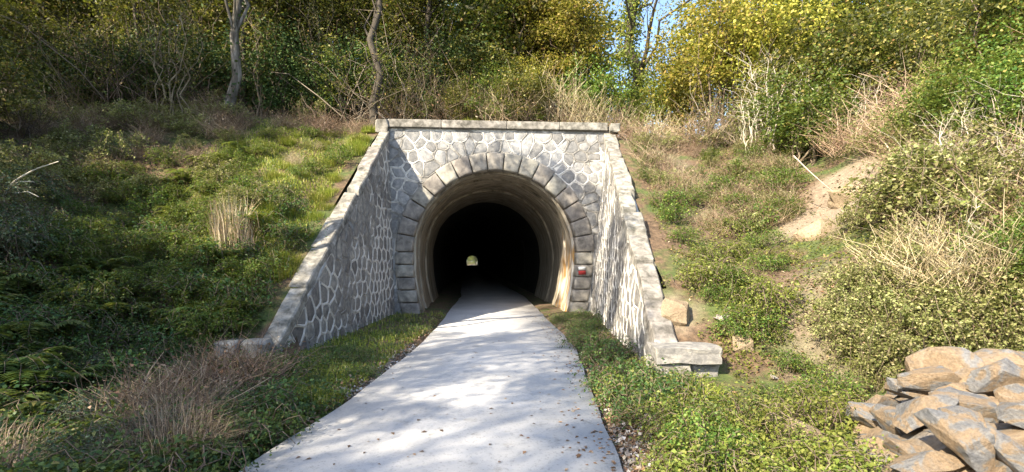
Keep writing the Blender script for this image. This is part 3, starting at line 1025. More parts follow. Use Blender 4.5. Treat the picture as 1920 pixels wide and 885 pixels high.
# -- tall shrubs: several stems carrying uneven leaf clumps
def make_shrub(name, leaf, bark, seed, h, rx, ncl, per, lsz, sig=.20, z0=.25, nst=9, r0=.03, up=.55):
    rng = np.random.default_rng(seed)
    c, p = clumps(rng, ncl, (rx, rx, h * (1 - z0) * .5), (0, 0, h * (z0 + (1 - z0) * .5)), per, (sig, sig, sig * .7), 2.0)
    p[:, 2] = np.maximum(p[:, 2], .05)
    st = MB(); lf = MB()
    for k in range(nst):
        a = rng.random() * 6.28
        e_ = c[rng.integers(0, ncl)]
        top = np.array([e_[0] * .8, e_[1] * .8, max(e_[2], h * .55)])
        P = wander(rng, (np.cos(a) * rx * .22, np.sin(a) * rx * .22, 0), top, 6, .12)
        tube(st, P, np.linspace(r0, r0 * .3, 6) * (.5 + .8 * rng.random()), 4)
        for j in range(5):
            b = P[rng.integers(2, 6)]; e2 = c[np.argmin(np.linalg.norm(c - b, axis=1) + rng.random(ncl) * .6)]
            tube(st, wander(rng, b, e2, 4, .2), np.linspace(r0 * .35, r0 * .12, 4), 3)
    leaves(lf, p, rng.uniform(*lsz, len(p)), rng.uniform(*lsz, len(p)) * .6, rng, up, .25)
    proto(name, [('stems', st, bark, False), ('foliage', lf, leaf, False)])


for k in range(3): make_shrub('hazel_shrub', M['olive'], M['stem'], 100 + k, 3.6, 1.5, 80, 62, (.075, .155), .20, .10)
for k in range(2): make_shrub('green_shrub', M['green'], M['stem'], 110 + k, 3.0, 1.4, 80, 60, (.06, .125), .19, .06)
for k in range(2): make_shrub('yellow_shrub', M['yellow'], M['stem'], 120 + k, 3.8, 1.6, 120, 62, (.06, .115), .19, .14, 14)
for k in range(2): make_shrub('lime_shrub', M['lime'], M['stem'], 124 + k, 3.0, 1.3, 85, 52, (.055, .11), .17, .06, 10)
for k in range(2): make_shrub('shade_fill_ivy', M['ivy'], M['dark_bark'], 130 + k, 2.0, 1.3, 80, 48, (.06, .10), .22, .0)


# -- saplings: bare crooked stems with a few leaves high up
def make_sapling(name, bark, leaf, seed, n, h, nl, r0=.022):
    rng = np.random.default_rng(seed)
    st = MB(); lf = MB(); pts = []
    for k in range(n):
        a = rng.random() * 6.28; b = rng.random() * .35
        L = h * (.6 + .5 * rng.random())
        p0 = np.array([np.cos(a) * b, np.sin(a) * b, 0])
        p1 = np.array([np.cos(a) * (b + L * .22 * rng.random()), np.sin(a) * (b + L * .22 * rng.random()), L])
        P = wander(rng, p0, p1, 9, .10)
        tube(st, P, np.linspace(r0, r0 * .3, 9) * (.5 + .8 * rng.random()), 5)
        for j in range(8):
            i = rng.integers(3, 9); d = rng.normal(size=3) * .5; d[2] = abs(d[2]) * .8 + .15
            Q_ = wander(rng, P[i], P[i] + d * (.5 + .6 * rng.random()), 4, .2)
            tube(st, Q_, np.linspace(r0 * .3, r0 * .12, 4), 3); pts += list(Q_[1:])
    if nl:
        E = np.array(pts); p = E[rng.integers(0, len(E), nl)] + rng.normal(size=(nl, 3)) * .14
        leaves(lf, p, rng.uniform(.05, .1, nl), rng.uniform(.03, .06, nl), rng, .5, .3)
    proto(name, [('stems', st, bark, False)] + ([('foliage', lf, leaf, False)] if nl else []))


for k in range(3): make_sapling('coppice_stems', M['stem'], M['olive'], 140 + k, 7, 3.8, 900)
for k in range(2): make_sapling('bare_shrub', M['pale_stem'], M['lime'], 150 + k, 8, 2.4, 220, .017)


# -- trees
def make_tree(name, bark, leaf, seed, h, r0, crown, ncl, per, lsz, sig, ivy=None, lean=(0, 0), bare=0):
    """crown = (centre height, radius xy, radius z)"""
    rng = np.random.default_rng(seed)
    st = MB(); br = MB(); lf = MB()
    top = np.array([lean[0], lean[1], h])
    P = wander(rng, (0, 0, -.2), top, 10, .035)
    R = r0 * (1 - np.linspace(0, 1, 10) * .75); R[0] *= 1.2; R[1] *= 1.03
    tube(st, P, R, 9)
    c, p = clumps(rng, ncl, (crown[1], crown[1], crown[2]), (lean[0] * .8, lean[1] * .8, crown[0]), per, (sig, sig, sig * .7), 2.4)
    for k in range(16 + bare):
        i = rng.integers(3, 10); e_ = c[rng.integers(0, ncl)]
        Q_ = wander(rng, P[i], e_, 6, .16)
        rb = R[i] * (.25 + .25 * rng.random())
        tube(br, Q_, np.linspace(rb, rb * .2, 6), 5)
        for j in range(4):
            b = Q_[rng.integers(2, 6)]; e2 = c[np.argmin(np.linalg.norm(c - b, axis=1) + rng.random(ncl) * 1.2)]
            tube(br, wander(rng, b, e2, 4, .2), np.linspace(rb * .3, rb * .1, 4), 3)
    leaves(lf, p, rng.uniform(*lsz, len(p)), rng.uniform(*lsz, len(p)) * .62, rng, .5, .25)
    parts = [('trunk', st, bark, True), ('branches', br, bark, False), ('crown', lf, leaf, False)]
    if ivy:
        iv = MB(); m = ivy
        t = rng.random(m) ** 1.2 * .92; i = np.minimum((t * 9).astype(int), 8); fq = (t * 9 - i)[:, None]
        q = P[i] * (1 - fq) + P[i + 1] * fq
        a = rng.random(m) * 6.28; rr = r0 * (1.0 + .9 * rng.random(m)) * (1 - .4 * t)
        q = q + np.stack([np.cos(a) * rr, np.sin(a) * rr, 0 * a], 1)
        leaves(iv, q, rng.uniform(.07, .13, m), rng.uniform(.06, .11, m), rng, .3, .5)
        parts.append(('ivy', iv, M['lime'] if seed % 2 else M['ivy'], False))
    proto(name, parts)


make_tree('broadleaf_tree', M['dark_bark'], M['olive'], 200, 9.5, .17, (6.9, 2.8, 2.9), 130, 90, (.11, .18), .36)
make_tree('broadleaf_tree', M['dark_bark'], M['olive'], 202, 11.0, .19, (7.9, 3.0, 3.2), 140, 90, (.11, .18), .38)
make_tree('sparse_tree', M['dark_bark'], M['olive'], 210, 10.0, .15, (7.3, 2.6, 2.6), 36, 190, (.09, .15), .29, bare=-11)
make_tree('tall_tree', M['dark_bark'], M['olive'], 212, 13.0, .17, (10.6, 2.0, 2.3), 40, 170, (.09, .14), .25, bare=-10)
make_tree('pale_trunk_tree', M['bark'], M['olive'], 220, 9.0, .165, (7.4, 2.6, 2.2), 80, 60, (.08, .14), .32, ivy=260)
make_tree('ivy_tree', M['dark_bark'], M['yellow'], 231, 9.5, .30, (6.9, 3.4, 2.6), 60, 46, (.07, .12), .28, ivy=5200, bare=12)
make_tree('yellow_tree', M['stem'], M['yellow'], 241, 6.4, .09, (4.3, 1.25, 2.1), 130, 70, (.075, .13), .22)


# -- ferns, tufts
def make_fern(seed, nf=12, L=.75):
    rng = np.random.default_rng(seed)
    st = MB(); lf = MB()
    for k in range(nf):
        a = k / nf * 6.28 + rng.normal() * .2; l = L * (.75 + .45 * rng.random())
        t = np.linspace(0, 1, 9)
        rr = l * (t * .85); z = l * (1.15 * t - .95 * t ** 2.2) * (.75 + .4 * rng.random())
        P = np.stack([np.cos(a) * rr, np.sin(a) * rr, z + .02], 1)
        tube(st, P, np.linspace(.006, .002, 9), 3)
        m = 22; tt = np.linspace(.14, .99, m)
        q = np.stack([np.interp(tt, t, P[:, i]) for i in range(3)], 1)
        dd = np.array([np.cos(a), np.sin(a), 0]); ss = np.array([-np.sin(a), np.cos(a), 0])
        wl_ = l * .26 * np.sin(np.clip(tt * 1.15 + .18, 0, 1.35) * 2.3) ** .8
        for sgn in (-1, 1):
            D = ss * sgn + dd * .45 + np.array([0, 0, -.12]) + rng.normal(size=(m, 3)) * .08
            leaves(lf, q, wl_, np.full(m, l * .05), rng, .92, 0, D, .1)
    proto('fern', [('stalks', st, M['stem'], False), ('fronds', lf, M['fern'], False)])


for k in range(3): make_fern(300 + k, 11 + k, .75)


def make_tuft(name, mat, seed, n, h, R, wd=.008, lean=.5):
    rng = np.random.default_rng(seed)
    b = MB(); a = rng.random(n) * 6.28; r = rng.random(n) ** .6 * R
    P = np.stack([np.cos(a) * r, np.sin(a) * r, 0 * a], 1)
    D = nrm(np.stack([np.cos(a) + rng.normal(size=n) * .7, np.sin(a) + rng.normal(size=n) * .7, 0 * a], 1))
    blades(b, P, h * (.45 + .65 * rng.random(n)), wd, rng, lean, D)
    proto(name, [('blades', b, mat, False)])


for k in range(2): make_tuft('grass_tuft', M['grass'], 320 + k, 420, .42, .30, .010, .8)
for k in range(2): make_tuft('dry_grass_clump', M['deadgrass'], 330 + k, 420, .75, .34, .006, 1.0)
for k in range(2): make_tuft('pale_reed_clump', M['straw'], 340 + k, 130, .95, .20, .013, .35)

# ------------------------------------------------------------------ setting the plants out
def scatter(kind, n, ur, vr, s=(0.8, 1.2), label='', cat='', group=None, ok=None, seed=0, **kw):
    rng = np.random.default_rng(1000 + seed)
    u = rng.uniform(*ur, n); v = rng.uniform(*vr, n)
    x, y, z = hit(u, v)
    cnt = 0
    for i in range(n):
        if np.isnan(y[i]) or not free_ground(x[i], y[i], .1 + .3 * s[0]): continue
        if ok and not ok(x[i], y[i]): continue
        place(kind, x[i], y[i], rng.uniform(*s), label, cat, group, z=z[i], **kw)
        cnt += 1
    return cnt


def nodirt(x, y):
    u = CU + F * x / y; v = HV - F * (float(H(x, y)) - CAMZ) / y
    if 1470 < u < 1700 and 300 < v < 560 and (u + v) % 7 > 1.2: return False      # the open earth slope stays open
    return float(dirt_at(np.array([x]), np.array([y]))[0]) < .35
wr_clear = lambda x, y: x > wing_x(WR, y) + 1.0

# woods on the hill behind the parapet and on the left bank
rng = np.random.default_rng(11)
gap = lambda x, y: 1085 < CU + F * x / y < 1300
for (yr, step, kinds) in ((16.3, 1.7, ('thicket', 'hazel_shrub', 'coppice_stems')), (18.6, 2.0, ('hazel_shrub', 'thicket', 'hazel_shrub')),
                          (21.5, 2.2, ('hazel_shrub', 'green_shrub', 'hazel_shrub')), (25, 2.6, ('hazel_shrub', 'hazel_shrub', 'green_shrub'))):
    x = -1.32 * yr
    while x < 1.0 + 0.0 * yr:
        k = kinds[rng.integers(0, 3)]
        px, py0 = x + rng.uniform(-.6, .6), yr + rng.uniform(-.7, .7)
        lab = {'thicket': 'dark leafless twig thicket in the wood above the portal', 'hazel_shrub': 'olive leaved woodland shrub on the hill above the tunnel',
               'coppice_stems': 'cluster of thin crooked stems in the shaded wood', 'green_shrub': 'dense green shrub deep in the wood'}[k]
        sk = rng.uniform(.9, 1.25) * (1.0 if yr < 17 else 1.3)
        if px > -4 and yr < 18: sk *= .7
        if yr < 17 and 395 < CU + F * px / py0 < 475: x += step; continue
        place(k, px, py0, sk, lab, 'shrub', 'undergrowth of the wood: ' + k.replace('_', ' '))
        x += step
for (x, y, k) in ((-28, 20, 0), (-23, 24, 1), (-19, 19.5, 0), (-15.5, 23, 1), (-11.5, 20, 0), (-8, 24, 1), (-4.5, 21, 0), (-1.5, 25, 1), (-20, 14.5, 1), (1.0, 28, 0), (-25, 17, 1), (-13.5, 17.3, 0), (-17, 27, 0), (-12, 28, 1), (-6.5, 28, 0), (-21, 29, 1), (-27, 28, 0), (-3.2, 18.6, 1), (-9.6, 17.2, 1), (-32, 24, 0), (-1.5, 31, 1), (-6.8, 19, 0)):
    place('broadleaf_tree', x, y, rng.uniform(.62, .95), 'olive leaved broadleaf tree standing in the wood behind the shrubs', 'tree', 'trees of the wood above the tunnel', var=k)

for k in range(13):  # dark mounds added behind the stems to give the wood shaded hollows
    x = -15.5 + k * 1.15 + rng.uniform(-.3, .3); y = rng.uniform(16.6, 17.6)
    if 395 < CU + F * x / y < 470: continue
    place('shade_fill_ivy', x, y, rng.uniform(1.0, 1.5), 'dark ivy mound added to deepen the shade under the wood', 'ivy', 'ivy mounds added as a dark backdrop in the wood')
# front edge of the wood
for (u, v, k, s, lab) in ((310, 235, 'coppice_stems', 1.1, 'pale crooked coppice stems rising from the shaded bank'),
                          (350, 205, 'coppice_stems', 1.2, 'tall slender coppice stems beside the pale trunk'),
                          (545, 205, 'coppice_stems', .9, 'leafy young stems behind the sunlit grass'),
                          (630, 215, 'coppice_stems', 1.2, 'fan of grey stems at the edge of the wood'),
                          (100, 190, 'hazel_shrub', .9, 'olive shrub overhanging the shaded bank'), (200, 150, 'hazel_shrub', .9, 'sunlit olive shrub above the fern slope'),
                          (-60, 260, 'hazel_shrub', .8, 'olive shrub over the grey herbs'), (20, 150, 'hazel_shrub', .9, 'high olive shrub by the wood edge'),
                          (500, 195, 'thicket', .9, 'brown twig thicket behind the sunlit grass slope'), (260, 200, 'thicket', .85, 'brown twig thicket under the olive shrubs'),
                          (150, 230, 'thicket', .75, 'low brown thicket above the ferns'), (10, 250, 'thicket', .7, 'brown thicket behind the bleached branch'),
                          (345, 190, 'thicket', .6, 'dark thicket beside the pale trunk')):
    x, y, z = hit(u, v)
    if np.isnan(y[0]): x, y = np.array([(u - CU) / F * 15]), np.array([15.0])
    place(k, x[0], y[0], s, lab, 'shrub', name=k)
place('pale_trunk_tree', -8.3, 14.4, 1.0, 'tree with mottled pale grey trunk beside the brown leaf litter', 'tree', sz=1.0)
place('sparse_tree', (705 - CU) / F * 15.2, 15.2, .9, 'thin dark trunked tree behind the end of the parapet', 'tree', sz=1.0)
# plants right behind the parapet
for (u, y, k, s, lab) in ((1078, 17.4, 'yellow_tree', 1.05, 'slender yellow leaved tree behind the parapet'), (1020, 18.6, 'yellow_tree', .95, 'smaller yellowing tree beside the slender yellow one'),
                          (1190, 19.5, 'ivy_tree', 1.0, 'ivy clad tree with dark limbs against the blue sky'),
                          (1110, 17.2, 'green_shrub', 1.05, 'green shrub at the foot of the ivy clad tree'), (1160, 17.6, 'lime_shrub', 1.05, 'bright green shrub in front of the ivy clad trunk'),
                          (1220, 17.8, 'lime_shrub', 1.0, 'lime green shrub between ivy clad tree and yellow shrub'), (1262, 18.5, 'green_shrub', 1.2, 'green shrub behind the lime shrub'),
                          (1040, 21.5, 'green_shrub', 1.3, 'green shrub in the second row behind the parapet'), (1100, 22.5, 'green_shrub', 1.1, 'dark shrub behind the straw brush'), (1050, 24, 'hazel_shrub', 2.2, 'tall olive shrub far behind the slender yellow tree'), (980, 20, 'hazel_shrub', 1.7, 'tall olive shrub above the arch crown'), (1090, 25, 'yellow_shrub', 1.9, 'tall yellow shrub far behind the parapet'),
                          (1300, 22, 'yellow_shrub', 1.5, 'yellow shrub beside the patch of sky, behind the crest'), (900, 19, 'green_shrub', 1.5, 'tall dark green shrub above the arch'), (990, 16.9, 'yellow_shrub', .6, 'yellow bush hanging over the straw brush'),
                          (730, 17, 'lime_shrub', .9, 'sunlit yellow green shrub near the thin dark trunk'), (640, 16.8, 'lime_shrub', .8, 'sunlit yellow green shrub behind the stem fan'), (920, 16.5, 'green_shrub', .7, 'dark green shrub above the arch crown'), (850, 17.0, 'thicket', .9, 'dark dead thicket above the arch'),
                          (780, 16.6, 'thicket', .8, 'brown dead thicket near the thin dark trunk'), (960, 16.0, 'hazel_shrub', .45, 'small yellowish bush close behind the parapet'),
                          (1000, 15.9, 'lime_shrub', .38, 'little lime bush close behind the parapet'), (870, 16, 'hazel_shrub', .4, 'little olive bush close behind the parapet'),
                          (1040, 16.3, 'straw_brush', 1.6, 'tall straw coloured brush behind the parapet'), (1085, 16.0, 'straw_brush', 1.3, 'straw brush near the end of the parapet'),
                          (1120, 15.9, 'dry_brush', .9, 'brown dry brush at the parapet corner'), (1060, 15.6, 'dry_brush', .7, 'low brown brush leaning on the parapet'),
                          (1180, 15.6, 'dry_brush', .9, 'brown dry brush beyond the parapet corner'), (1230, 15.8, 'straw_brush', 1.0, 'pale dry brush on the bank crest'),
                          (1140, 16.6, 'straw_brush', 1.2, 'pale straw brush under the green shrub')):
    place(k, (u - CU) / F * y, y, s, lab, 'tree' if 'tree' in k else 'shrub')
# bank crest on the right: yellow shrubs, pale stems, green wall
for (u, y, k, s, lab) in ((1335, 15.6, 'yellow_shrub', 1.3, 'large yellow shrub on the crest of the sunny bank'), (1425, 15.0, 'yellow_shrub', 1.25, 'yellow green shrub beside the pale bare stems'),
                          (1275, 17.5, 'yellow_shrub', .8, 'smaller yellow shrub next to the patch of sky'), (1480, 16.8, 'yellow_shrub', 1.6, 'tall yellowing shrub behind the pale stems'),
                          (1385, 18.0, 'yellow_shrub', 1.7, 'tall yellow shrub behind the large one'), (1440, 13.2, 'bare_shrub', 1.0, 'pale bare stems standing on the bank'),
                          (1405, 13.0, 'bare_shrub', .8, 'few bleached stems in a V by the dark hollow'), (1500, 13.0, 'bare_shrub', 1.0, 'leafy pale stems beside the green bushes'),
                          (1350, 13.9, 'thicket', .62, 'dark brown thicket under the yellow shrub'), (1310, 14.3, 'dry_brush', 1.2, 'brown brush in the shade of the yellow shrub')):
    place(k, (u - CU) / F * y, y, s, lab, 'shrub')
for i in range(46):
    u = 1470 + i * 17 + rng.uniform(-25, 25); y = (rng.uniform(12, 14.5), rng.uniform(15, 18.5))[i % 2]
    k = ('green_shrub', 'hazel_shrub', 'lime_shrub', 'green_shrub')[rng.integers(0, 4)]
    place(k, (u - CU) / F * y, y, rng.uniform(.7, 1.0) if i % 2 == 0 else rng.uniform(1.3, 1.75), {'green_shrub': 'green shrub along the crest of the sunny bank', 'hazel_shrub': 'olive shrub along the crest of the sunny bank', 'lime_shrub': 'light green shrub along the crest of the sunny bank'}[k],
          'shrub', 'shrubs on the sunny bank crest: ' + k.replace('_', ' '))
for i in range(6):
    u = 1560 + i * 95 + rng.uniform(-25, 25); y = rng.uniform(10, 13)
    place('dry_brush', (u - CU) / F * y, y, rng.uniform(1.1, 1.5), 'tall tangle of dead climbers hanging in the green shrubs', 'dry brush', 'dead climbers on the bank crest')
for i in range(64):
    u = rng.uniform(1500, 2150); v = rng.uniform(110, 320)
    x, y, z = hit(u, v)
    if np.isnan(y[0]) or not nodirt(x[0], y[0]): continue
    k = ('green_shrub', 'hazel_shrub', 'lime_shrub', 'green_shrub', 'bare_shrub')[i % 5]
    place(k, x[0], y[0], rng.uniform(.38, .68), {'green_shrub': 'bushy green shrub rooted halfway up the sunny bank', 'hazel_shrub': 'olive shrub rooted halfway up the sunny bank', 'lime_shrub': 'light green shrub rooted halfway up the sunny bank', 'bare_shrub': 'thin pale stems rooted halfway up the sunny bank'}[k],
          'shrub', 'shrubs on the sunny bank: ' + k.replace('_', ' '))
scatter('dry_brush', 11, (1560, 2100), (150, 330), (.7, 1.0), 'waist high pinkish dead growth among shrubs on the sunny bank', 'dry brush', 'tall dead growth on the sunny bank', nodirt, 37)
# brambles and dead growth all over the right bank
g1 = 'brambles on the sunny bank'; g2 = 'dead brush on the sunny bank'
scatter('bramble_bush', 100, (1480, 2200), (120, 560), (.35, 1.0), 'sprawling olive green bramble on the sunny bank', 'bramble', g1, lambda x, y: nodirt(x, y) and wr_clear(x, y), 1)
scatter('bare_shrub', 14, (1560, 2150), (330, 620), (.35, .6), 'thin leafy stems poking out of the brambles', 'shrub', 'thin stems in the brambles', nodirt, 38)
scatter('green_shrub', 12, (1640, 2150), (380, 650), (.22, .36), 'small rounded green shrub standing among the brambles', 'shrub', 'small shrubs in the brambles', nodirt, 39)
scatter('bramble_bush', 64, (1660, 2250), (480, 690), (.25, .58), 'dense leafy bramble just above the rock pile', 'bramble', 'brambles above the rock pile', lambda x, y: x > wing_x(WR, y) + 1.5, 2)
scatter('dry_brush', 60, (1480, 2150), (150, 470), (.45, .8), 'pinkish brown dead brush among the brambles', 'dry brush', g2, lambda x, y: nodirt(x, y) and wr_clear(x, y), 3)
scatter('straw_brush', 42, (1480, 2150), (150, 560), (.5, .9), 'pale straw stalks among the brambles', 'dry brush', 'straw stalks on the sunny bank', lambda x, y: nodirt(x, y) and wr_clear(x, y), 4)
scatter('leafy_bush', 40, (1235, 1540), (380, 650), (.28, .55), 'small bright green bush on the slope beside the coping', 'bush', 'green bushes beside the wing coping', lambda x, y: nodirt(x, y) and x > wing_x(WR, y) + .85, 5)
scatter('lime_herb', 34, (1230, 1640), (440, 720), (.5, 1.0), 'low lime green herb on the open slope', 'plant', 'lime herbs on the slope', lambda x, y: nodirt(x, y) and x > wing_x(WR, y) + .8, 6)
scatter('dry_brush', 22, (1180, 1480), (245, 440), (.35, .6), 'low brown brush on the slope behind the coping', 'dry brush', 'low brush behind the coping', lambda x, y: nodirt(x, y) and x > wing_x(WR, y) + .8, 7)
scatter('leafy_bush', 46, (1180, 1500), (255, 430), (.3, .6), 'green creeper bush on the slope behind the coping', 'bush', 'creeper bushes behind the coping', lambda x, y: nodirt(x, y) and x > wing_x(WR, y) + .8, 41)
scatter('dead_tangle', 24, (1180, 1470), (250, 440), (.5, .85), 'dark brown dead scrub on the slope behind the coping', 'dry brush', 'dead scrub behind the coping', lambda x, y: nodirt(x, y) and x > wing_x(WR, y) + .8, 31)
scatter('bramble_bush', 24, (1180, 1480), (250, 440), (.3, .5), 'small bramble on the slope behind the coping', 'bramble', 'brambles behind the coping', lambda x, y: nodirt(x, y) and x > wing_x(WR, y) + .8, 32)
scatter('straw_brush', 10, (1180, 1460), (250, 420), (.35, .6), 'low straw brush on the slope behind the coping', 'dry brush', 'low straw behind the coping', lambda x, y: nodirt(x, y) and x > wing_x(WR, y) + .8, 8)
scatter('leafy_bush', 14, (1280, 1640), (690, 885), (.22, .42), 'leafy green plant between the path and the rock pile', 'plant', 'plants beside the rock pile', None, 9)
scatter('lime_herb', 40, (1240, 1660), (680, 960), (.4, .7), 'lime green herb between the path and the rock pile', 'plant', 'lime herbs beside the rock pile', None, 10)
scatter('bramble_bush', 14, (1560, 1720), (560, 760), (.35, .55), 'low bramble trailing beside the rock pile', 'bramble', 'brambles trailing beside the rocks', None, 11)

# verge against the right wing wall
scatter('low_herb', 40, (1030, 1260), (596, 800), (.45, .85), 'dark green weed growing along the foot of the wing wall', 'weed', 'weeds between path and wing wall', lambda x, y: x < wing_x(WR, y, False) - .12, 12)
scatter('lime_herb', 9, (1100, 1230), (610, 760), (.4, .6), 'yellow green weed against the foot of the wing wall', 'weed', 'light weeds along the wing wall', lambda x, y: x < wing_x(WR, y, False) - .12, 13)

scatter('low_herb', 16, (1020, 1110), (592, 640), (.3, .55), 'small green weed at the foot of the tunnel jamb', 'weed', 'weeds at the tunnel jamb', lambda x, y: x < wing_x(WR, y, False) - .1, 36)
for k in range(12):
    y = 7.3 + k * .22; place('low_herb', float(wing_x(WL, y)) - .62 - .1 * (k % 3), y, .5 + .1 * (k % 2), 'green weed pressed against the low end of the coping', 'weed', 'weeds along the low coping')
# left bank
g3 = 'ferns on the shaded bank'
scatter('fern', 24, (-160, 110), (490, 830), (.6, .95), 'large arching fern on the shaded bank', 'fern', g3, None, 14, tilt=.15)
scatter('fern', 40, (110, 460), (290, 620), (.5, .9), 'smaller fern among the ivy on the shaded bank', 'fern', 'small ferns among the ivy', None, 15, tilt=.15)
scatter('grey_herb', 12, (-120, 110), (360, 500), (.5, .8), 'grey green soft leaved herb below the bleached branch', 'plant', 'grey green herbs on the shaded bank', None, 16)
scatter('bramble_bush', 26, (-150, 480), (215, 400), (.4, .75), 'bramble trailing down the shaded bank', 'bramble', 'brambles on the shaded bank', None, 17)
scatter('leafy_bush', 36, (120, 520), (330, 640), (.3, .6), 'low dark green bush on the shaded bank', 'bush', 'low bushes on the shaded bank', None, 18)
scatter('dead_tangle', 14, (100, 480), (205, 330), (.35, .65), 'brown dead stalks at the wood edge', 'dry brush', 'dead stalks at the wood edge', None, 19)
scatter('low_herb', 60, (-120, 560), (620, 960), (.5, .9), 'low dark green plant covering the shaded hollow', 'plant', 'low plants in the shaded hollow', None, 20)
scatter('leafy_bush', 26, (100, 480), (300, 520), (.35, .6), 'leafy dark bush with scattered bright leaves on the shaded bank', 'bush', 'leafy bushes in the ferns', None, 33)
scatter('low_herb', 60, (-100, 560), (330, 640), (.5, 1.0), 'dark green weed on the shaded bank below the ferns', 'weed', 'weeds on the shaded bank', lambda x, y: x < wing_x(WL, y) - .7, 34)
scatter('lime_herb', 14, (440, 680), (250, 480), (.4, .7), 'light green herb in the sunlit grass', 'plant', 'herbs in the grass slope', lambda x, y: x < wing_x(WL, y) - .8, 35)
scatter('grey_herb', 10, (120, 420), (700, 900), (.35, .55), 'fine grey green herb beside the dead grass', 'plant', 'grey herbs beside the dead grass', None, 21)
scatter('dry_grass_clump', 8, (255, 370), (750, 900), (.5, .82), 'brown dead grass clump in the shaded hollow', 'grass clump', 'dead grass clumps in the hollow', None, 22)
scatter('dead_tangle', 9, (290, 460), (700, 840), (.55, .8), 'dry bramble tangle in front of the end pier', 'dry brush', 'dry tangles by the end pier', None, 23)
scatter('dry_grass_clump', 2, (-30, 30), (860, 930), (.6, .8), 'pale dead grass clump below the ferns', 'grass clump', 'dead grass below the ferns', None, 24)
for (u, v, s) in ((425, 470, 1.05), (445, 455, 1.2), (415, 445, .9), (455, 470, .9)):
    x, y, z = hit(u, v)
    place('pale_reed_clump', x[0], y[0], s, 'clump of bleached upright stalks at the edge of the sunlit grass', 'grass clump', 'bleached stalks beside the grass slope')
scatter('grass_tuft', 46, (455, 710), (245, 520), (.4, .8), 'long green grass tuft on the sunlit slope', 'grass tuft', 'grass tufts on the sunlit slope', lambda x, y: x < wing_x(WL, y) - .7, 25)
scatter('straw_brush', 9, (520, 700), (240, 400), (.22, .4), 'little dry brush among the sunlit grass', 'dry brush', 'dry brush on the grass slope', lambda x, y: x < wing_x(WL, y) - .8, 26)
scatter('leafy_bush', 7, (500, 650), (250, 340), (.3, .5), 'small leafy bush on the sunlit grass slope', 'bush', 'bushes on the grass slope', lambda x, y: x < wing_x(WL, y) - .8, 27)
rng = np.random.default_rng(77)
for k in range(30):
    y = rng.uniform(8.2, 14.6); x = float(wing_x(WL, y)) - rng.uniform(.52, .75)
    place('grass_tuft', x, y, rng.uniform(.45, .85), 'grass tuft hanging over the sloping coping', 'grass tuft', 'grass along the coping', z=.46 - .1 + (y - 7.42) * .737)
for k in range(22):
    place('grass_tuft', rng.uniform(-3.4, -1.0), rng.uniform(15.25, 15.7), rng.uniform(.6, .95), 'yellow green grass tuft growing behind the parapet', 'grass tuft', 'grass behind the parapet')
# scrub hiding the foot of the wood and hanging close behind the parapet
scatter('dead_tangle', 26, (60, 690), (196, 262), (.6, 1.0), 'brown dead scrub along the foot of the wood', 'dry brush', 'dead scrub at the foot of the wood', lambda x, y: x < wing_x(WL, y) - .9, 42)
scatter('bramble_bush', 18, (60, 690), (196, 250), (.5, .8), 'bramble along the foot of the wood', 'bramble', 'brambles at the foot of the wood', lambda x, y: x < wing_x(WL, y) - .9, 43)
for k in range(16):
    u = 735 + k * 26; y = rng.uniform(15.6, 16.3)
    kk = ('dead_tangle', 'hazel_shrub', 'thicket', 'leafy_bush')[k % 4]
    place(kk, (u - CU) / F * y, y, {'dead_tangle': 1.2, 'hazel_shrub': .42, 'thicket': .55, 'leafy_bush': .8}[kk] * rng.uniform(.8, 1.2),
          {'dead_tangle': 'brown dead stalks close behind the parapet', 'hazel_shrub': 'knee high olive bush close behind the parapet', 'thicket': 'twiggy bush close behind the parapet', 'leafy_bush': 'low green bush close behind the parapet'}[kk], 'shrub', 'scrub behind the parapet: ' + kk.replace('_', ' '))
x, y, z = hit(1290, 760)
for k in range(4):
    place('grass_tuft', x[0] + random.uniform(-.15, .15), y[0] + random.uniform(-.15, .15), .8, 'bright green grass tuft in front of the end pier slab', 'grass tuft', 'grass before the pier slab')
scatter('low_herb', 34, (560, 820), (600, 720), (.3, .5), 'low green plant on the verge beside the path', 'plant', 'verge plants by the path', lambda x, y: in_cut(x, y) and x > -3.35, 28)

# trees on the bank behind the photographer: they shade the path and the near bank
for (x, y, k, s, zk) in SHADE:
    place(k, x, y, s, 'leafy growth along the cutting behind the camera, shading the path', 'tree', 'trees along the cutting behind', z=float(H(x, y)), sz=zk)

# ------------------------------------------------------------------ ground cover (uncountable)
def cover_points(n, ur, vr, seed, dens):
    # sight lines spread the plants evenly over what one sees of the banks
    rng = np.random.default_rng(seed)
    x, y, z = hit(rng.uniform(*ur, n), rng.uniform(*vr, n), n=200)
    ok = ~np.isnan(y)
    x, y = x[ok], y[ok]
    x = x + rng.normal(size=len(x)) * .02 * y ** .5; y = y + rng.normal(size=len(y)) * .05 * y ** .5
    p = dens(x, y) * free_ground(x, y, .03)
    k = rng.random(len(x)) < p
    x, y = x[k], y[k]
    return np.stack([x, y, H(x, y)], 1), rng


def lawn(x, y):      # sunlit grass slope left of the portal, verge, parapet top
    slope = ((x < -4.0) & (x > -8.2) & (y > 7.2) & (y < 15.5)) * sstep(x + vnoise(x, y, 1.5, 12) * 2.2, -7.6, -5.6)
    verge = ((x > -3.5) & (x < -1.9) & (y > 4) & (y < 14.4)) * .6
    topw = ((y > 15.0) & (y < 16.3) & (x > -4) & (x < 3)) * .6
    return np.clip(slope + verge + topw, 0, 1) * (1 - dirt_at(x, y))


P, rg = cover_points(210000, (330, 1200), (195, 760), 401, lawn)
b = MB()
near = P[:, 1] < 7.5
blades(b, P, rg.uniform(.04, .13, len(P)) * (.35 + 1.2 * vnoise(P[:, 0], P[:, 1], .6, 13)), rg.uniform(.008, .016, len(P)), rg, .8)
tag(b.build('grass', M['grass']), 'green grass covering the slope beside the wing wall and verges', 'grass', kind='stuff')


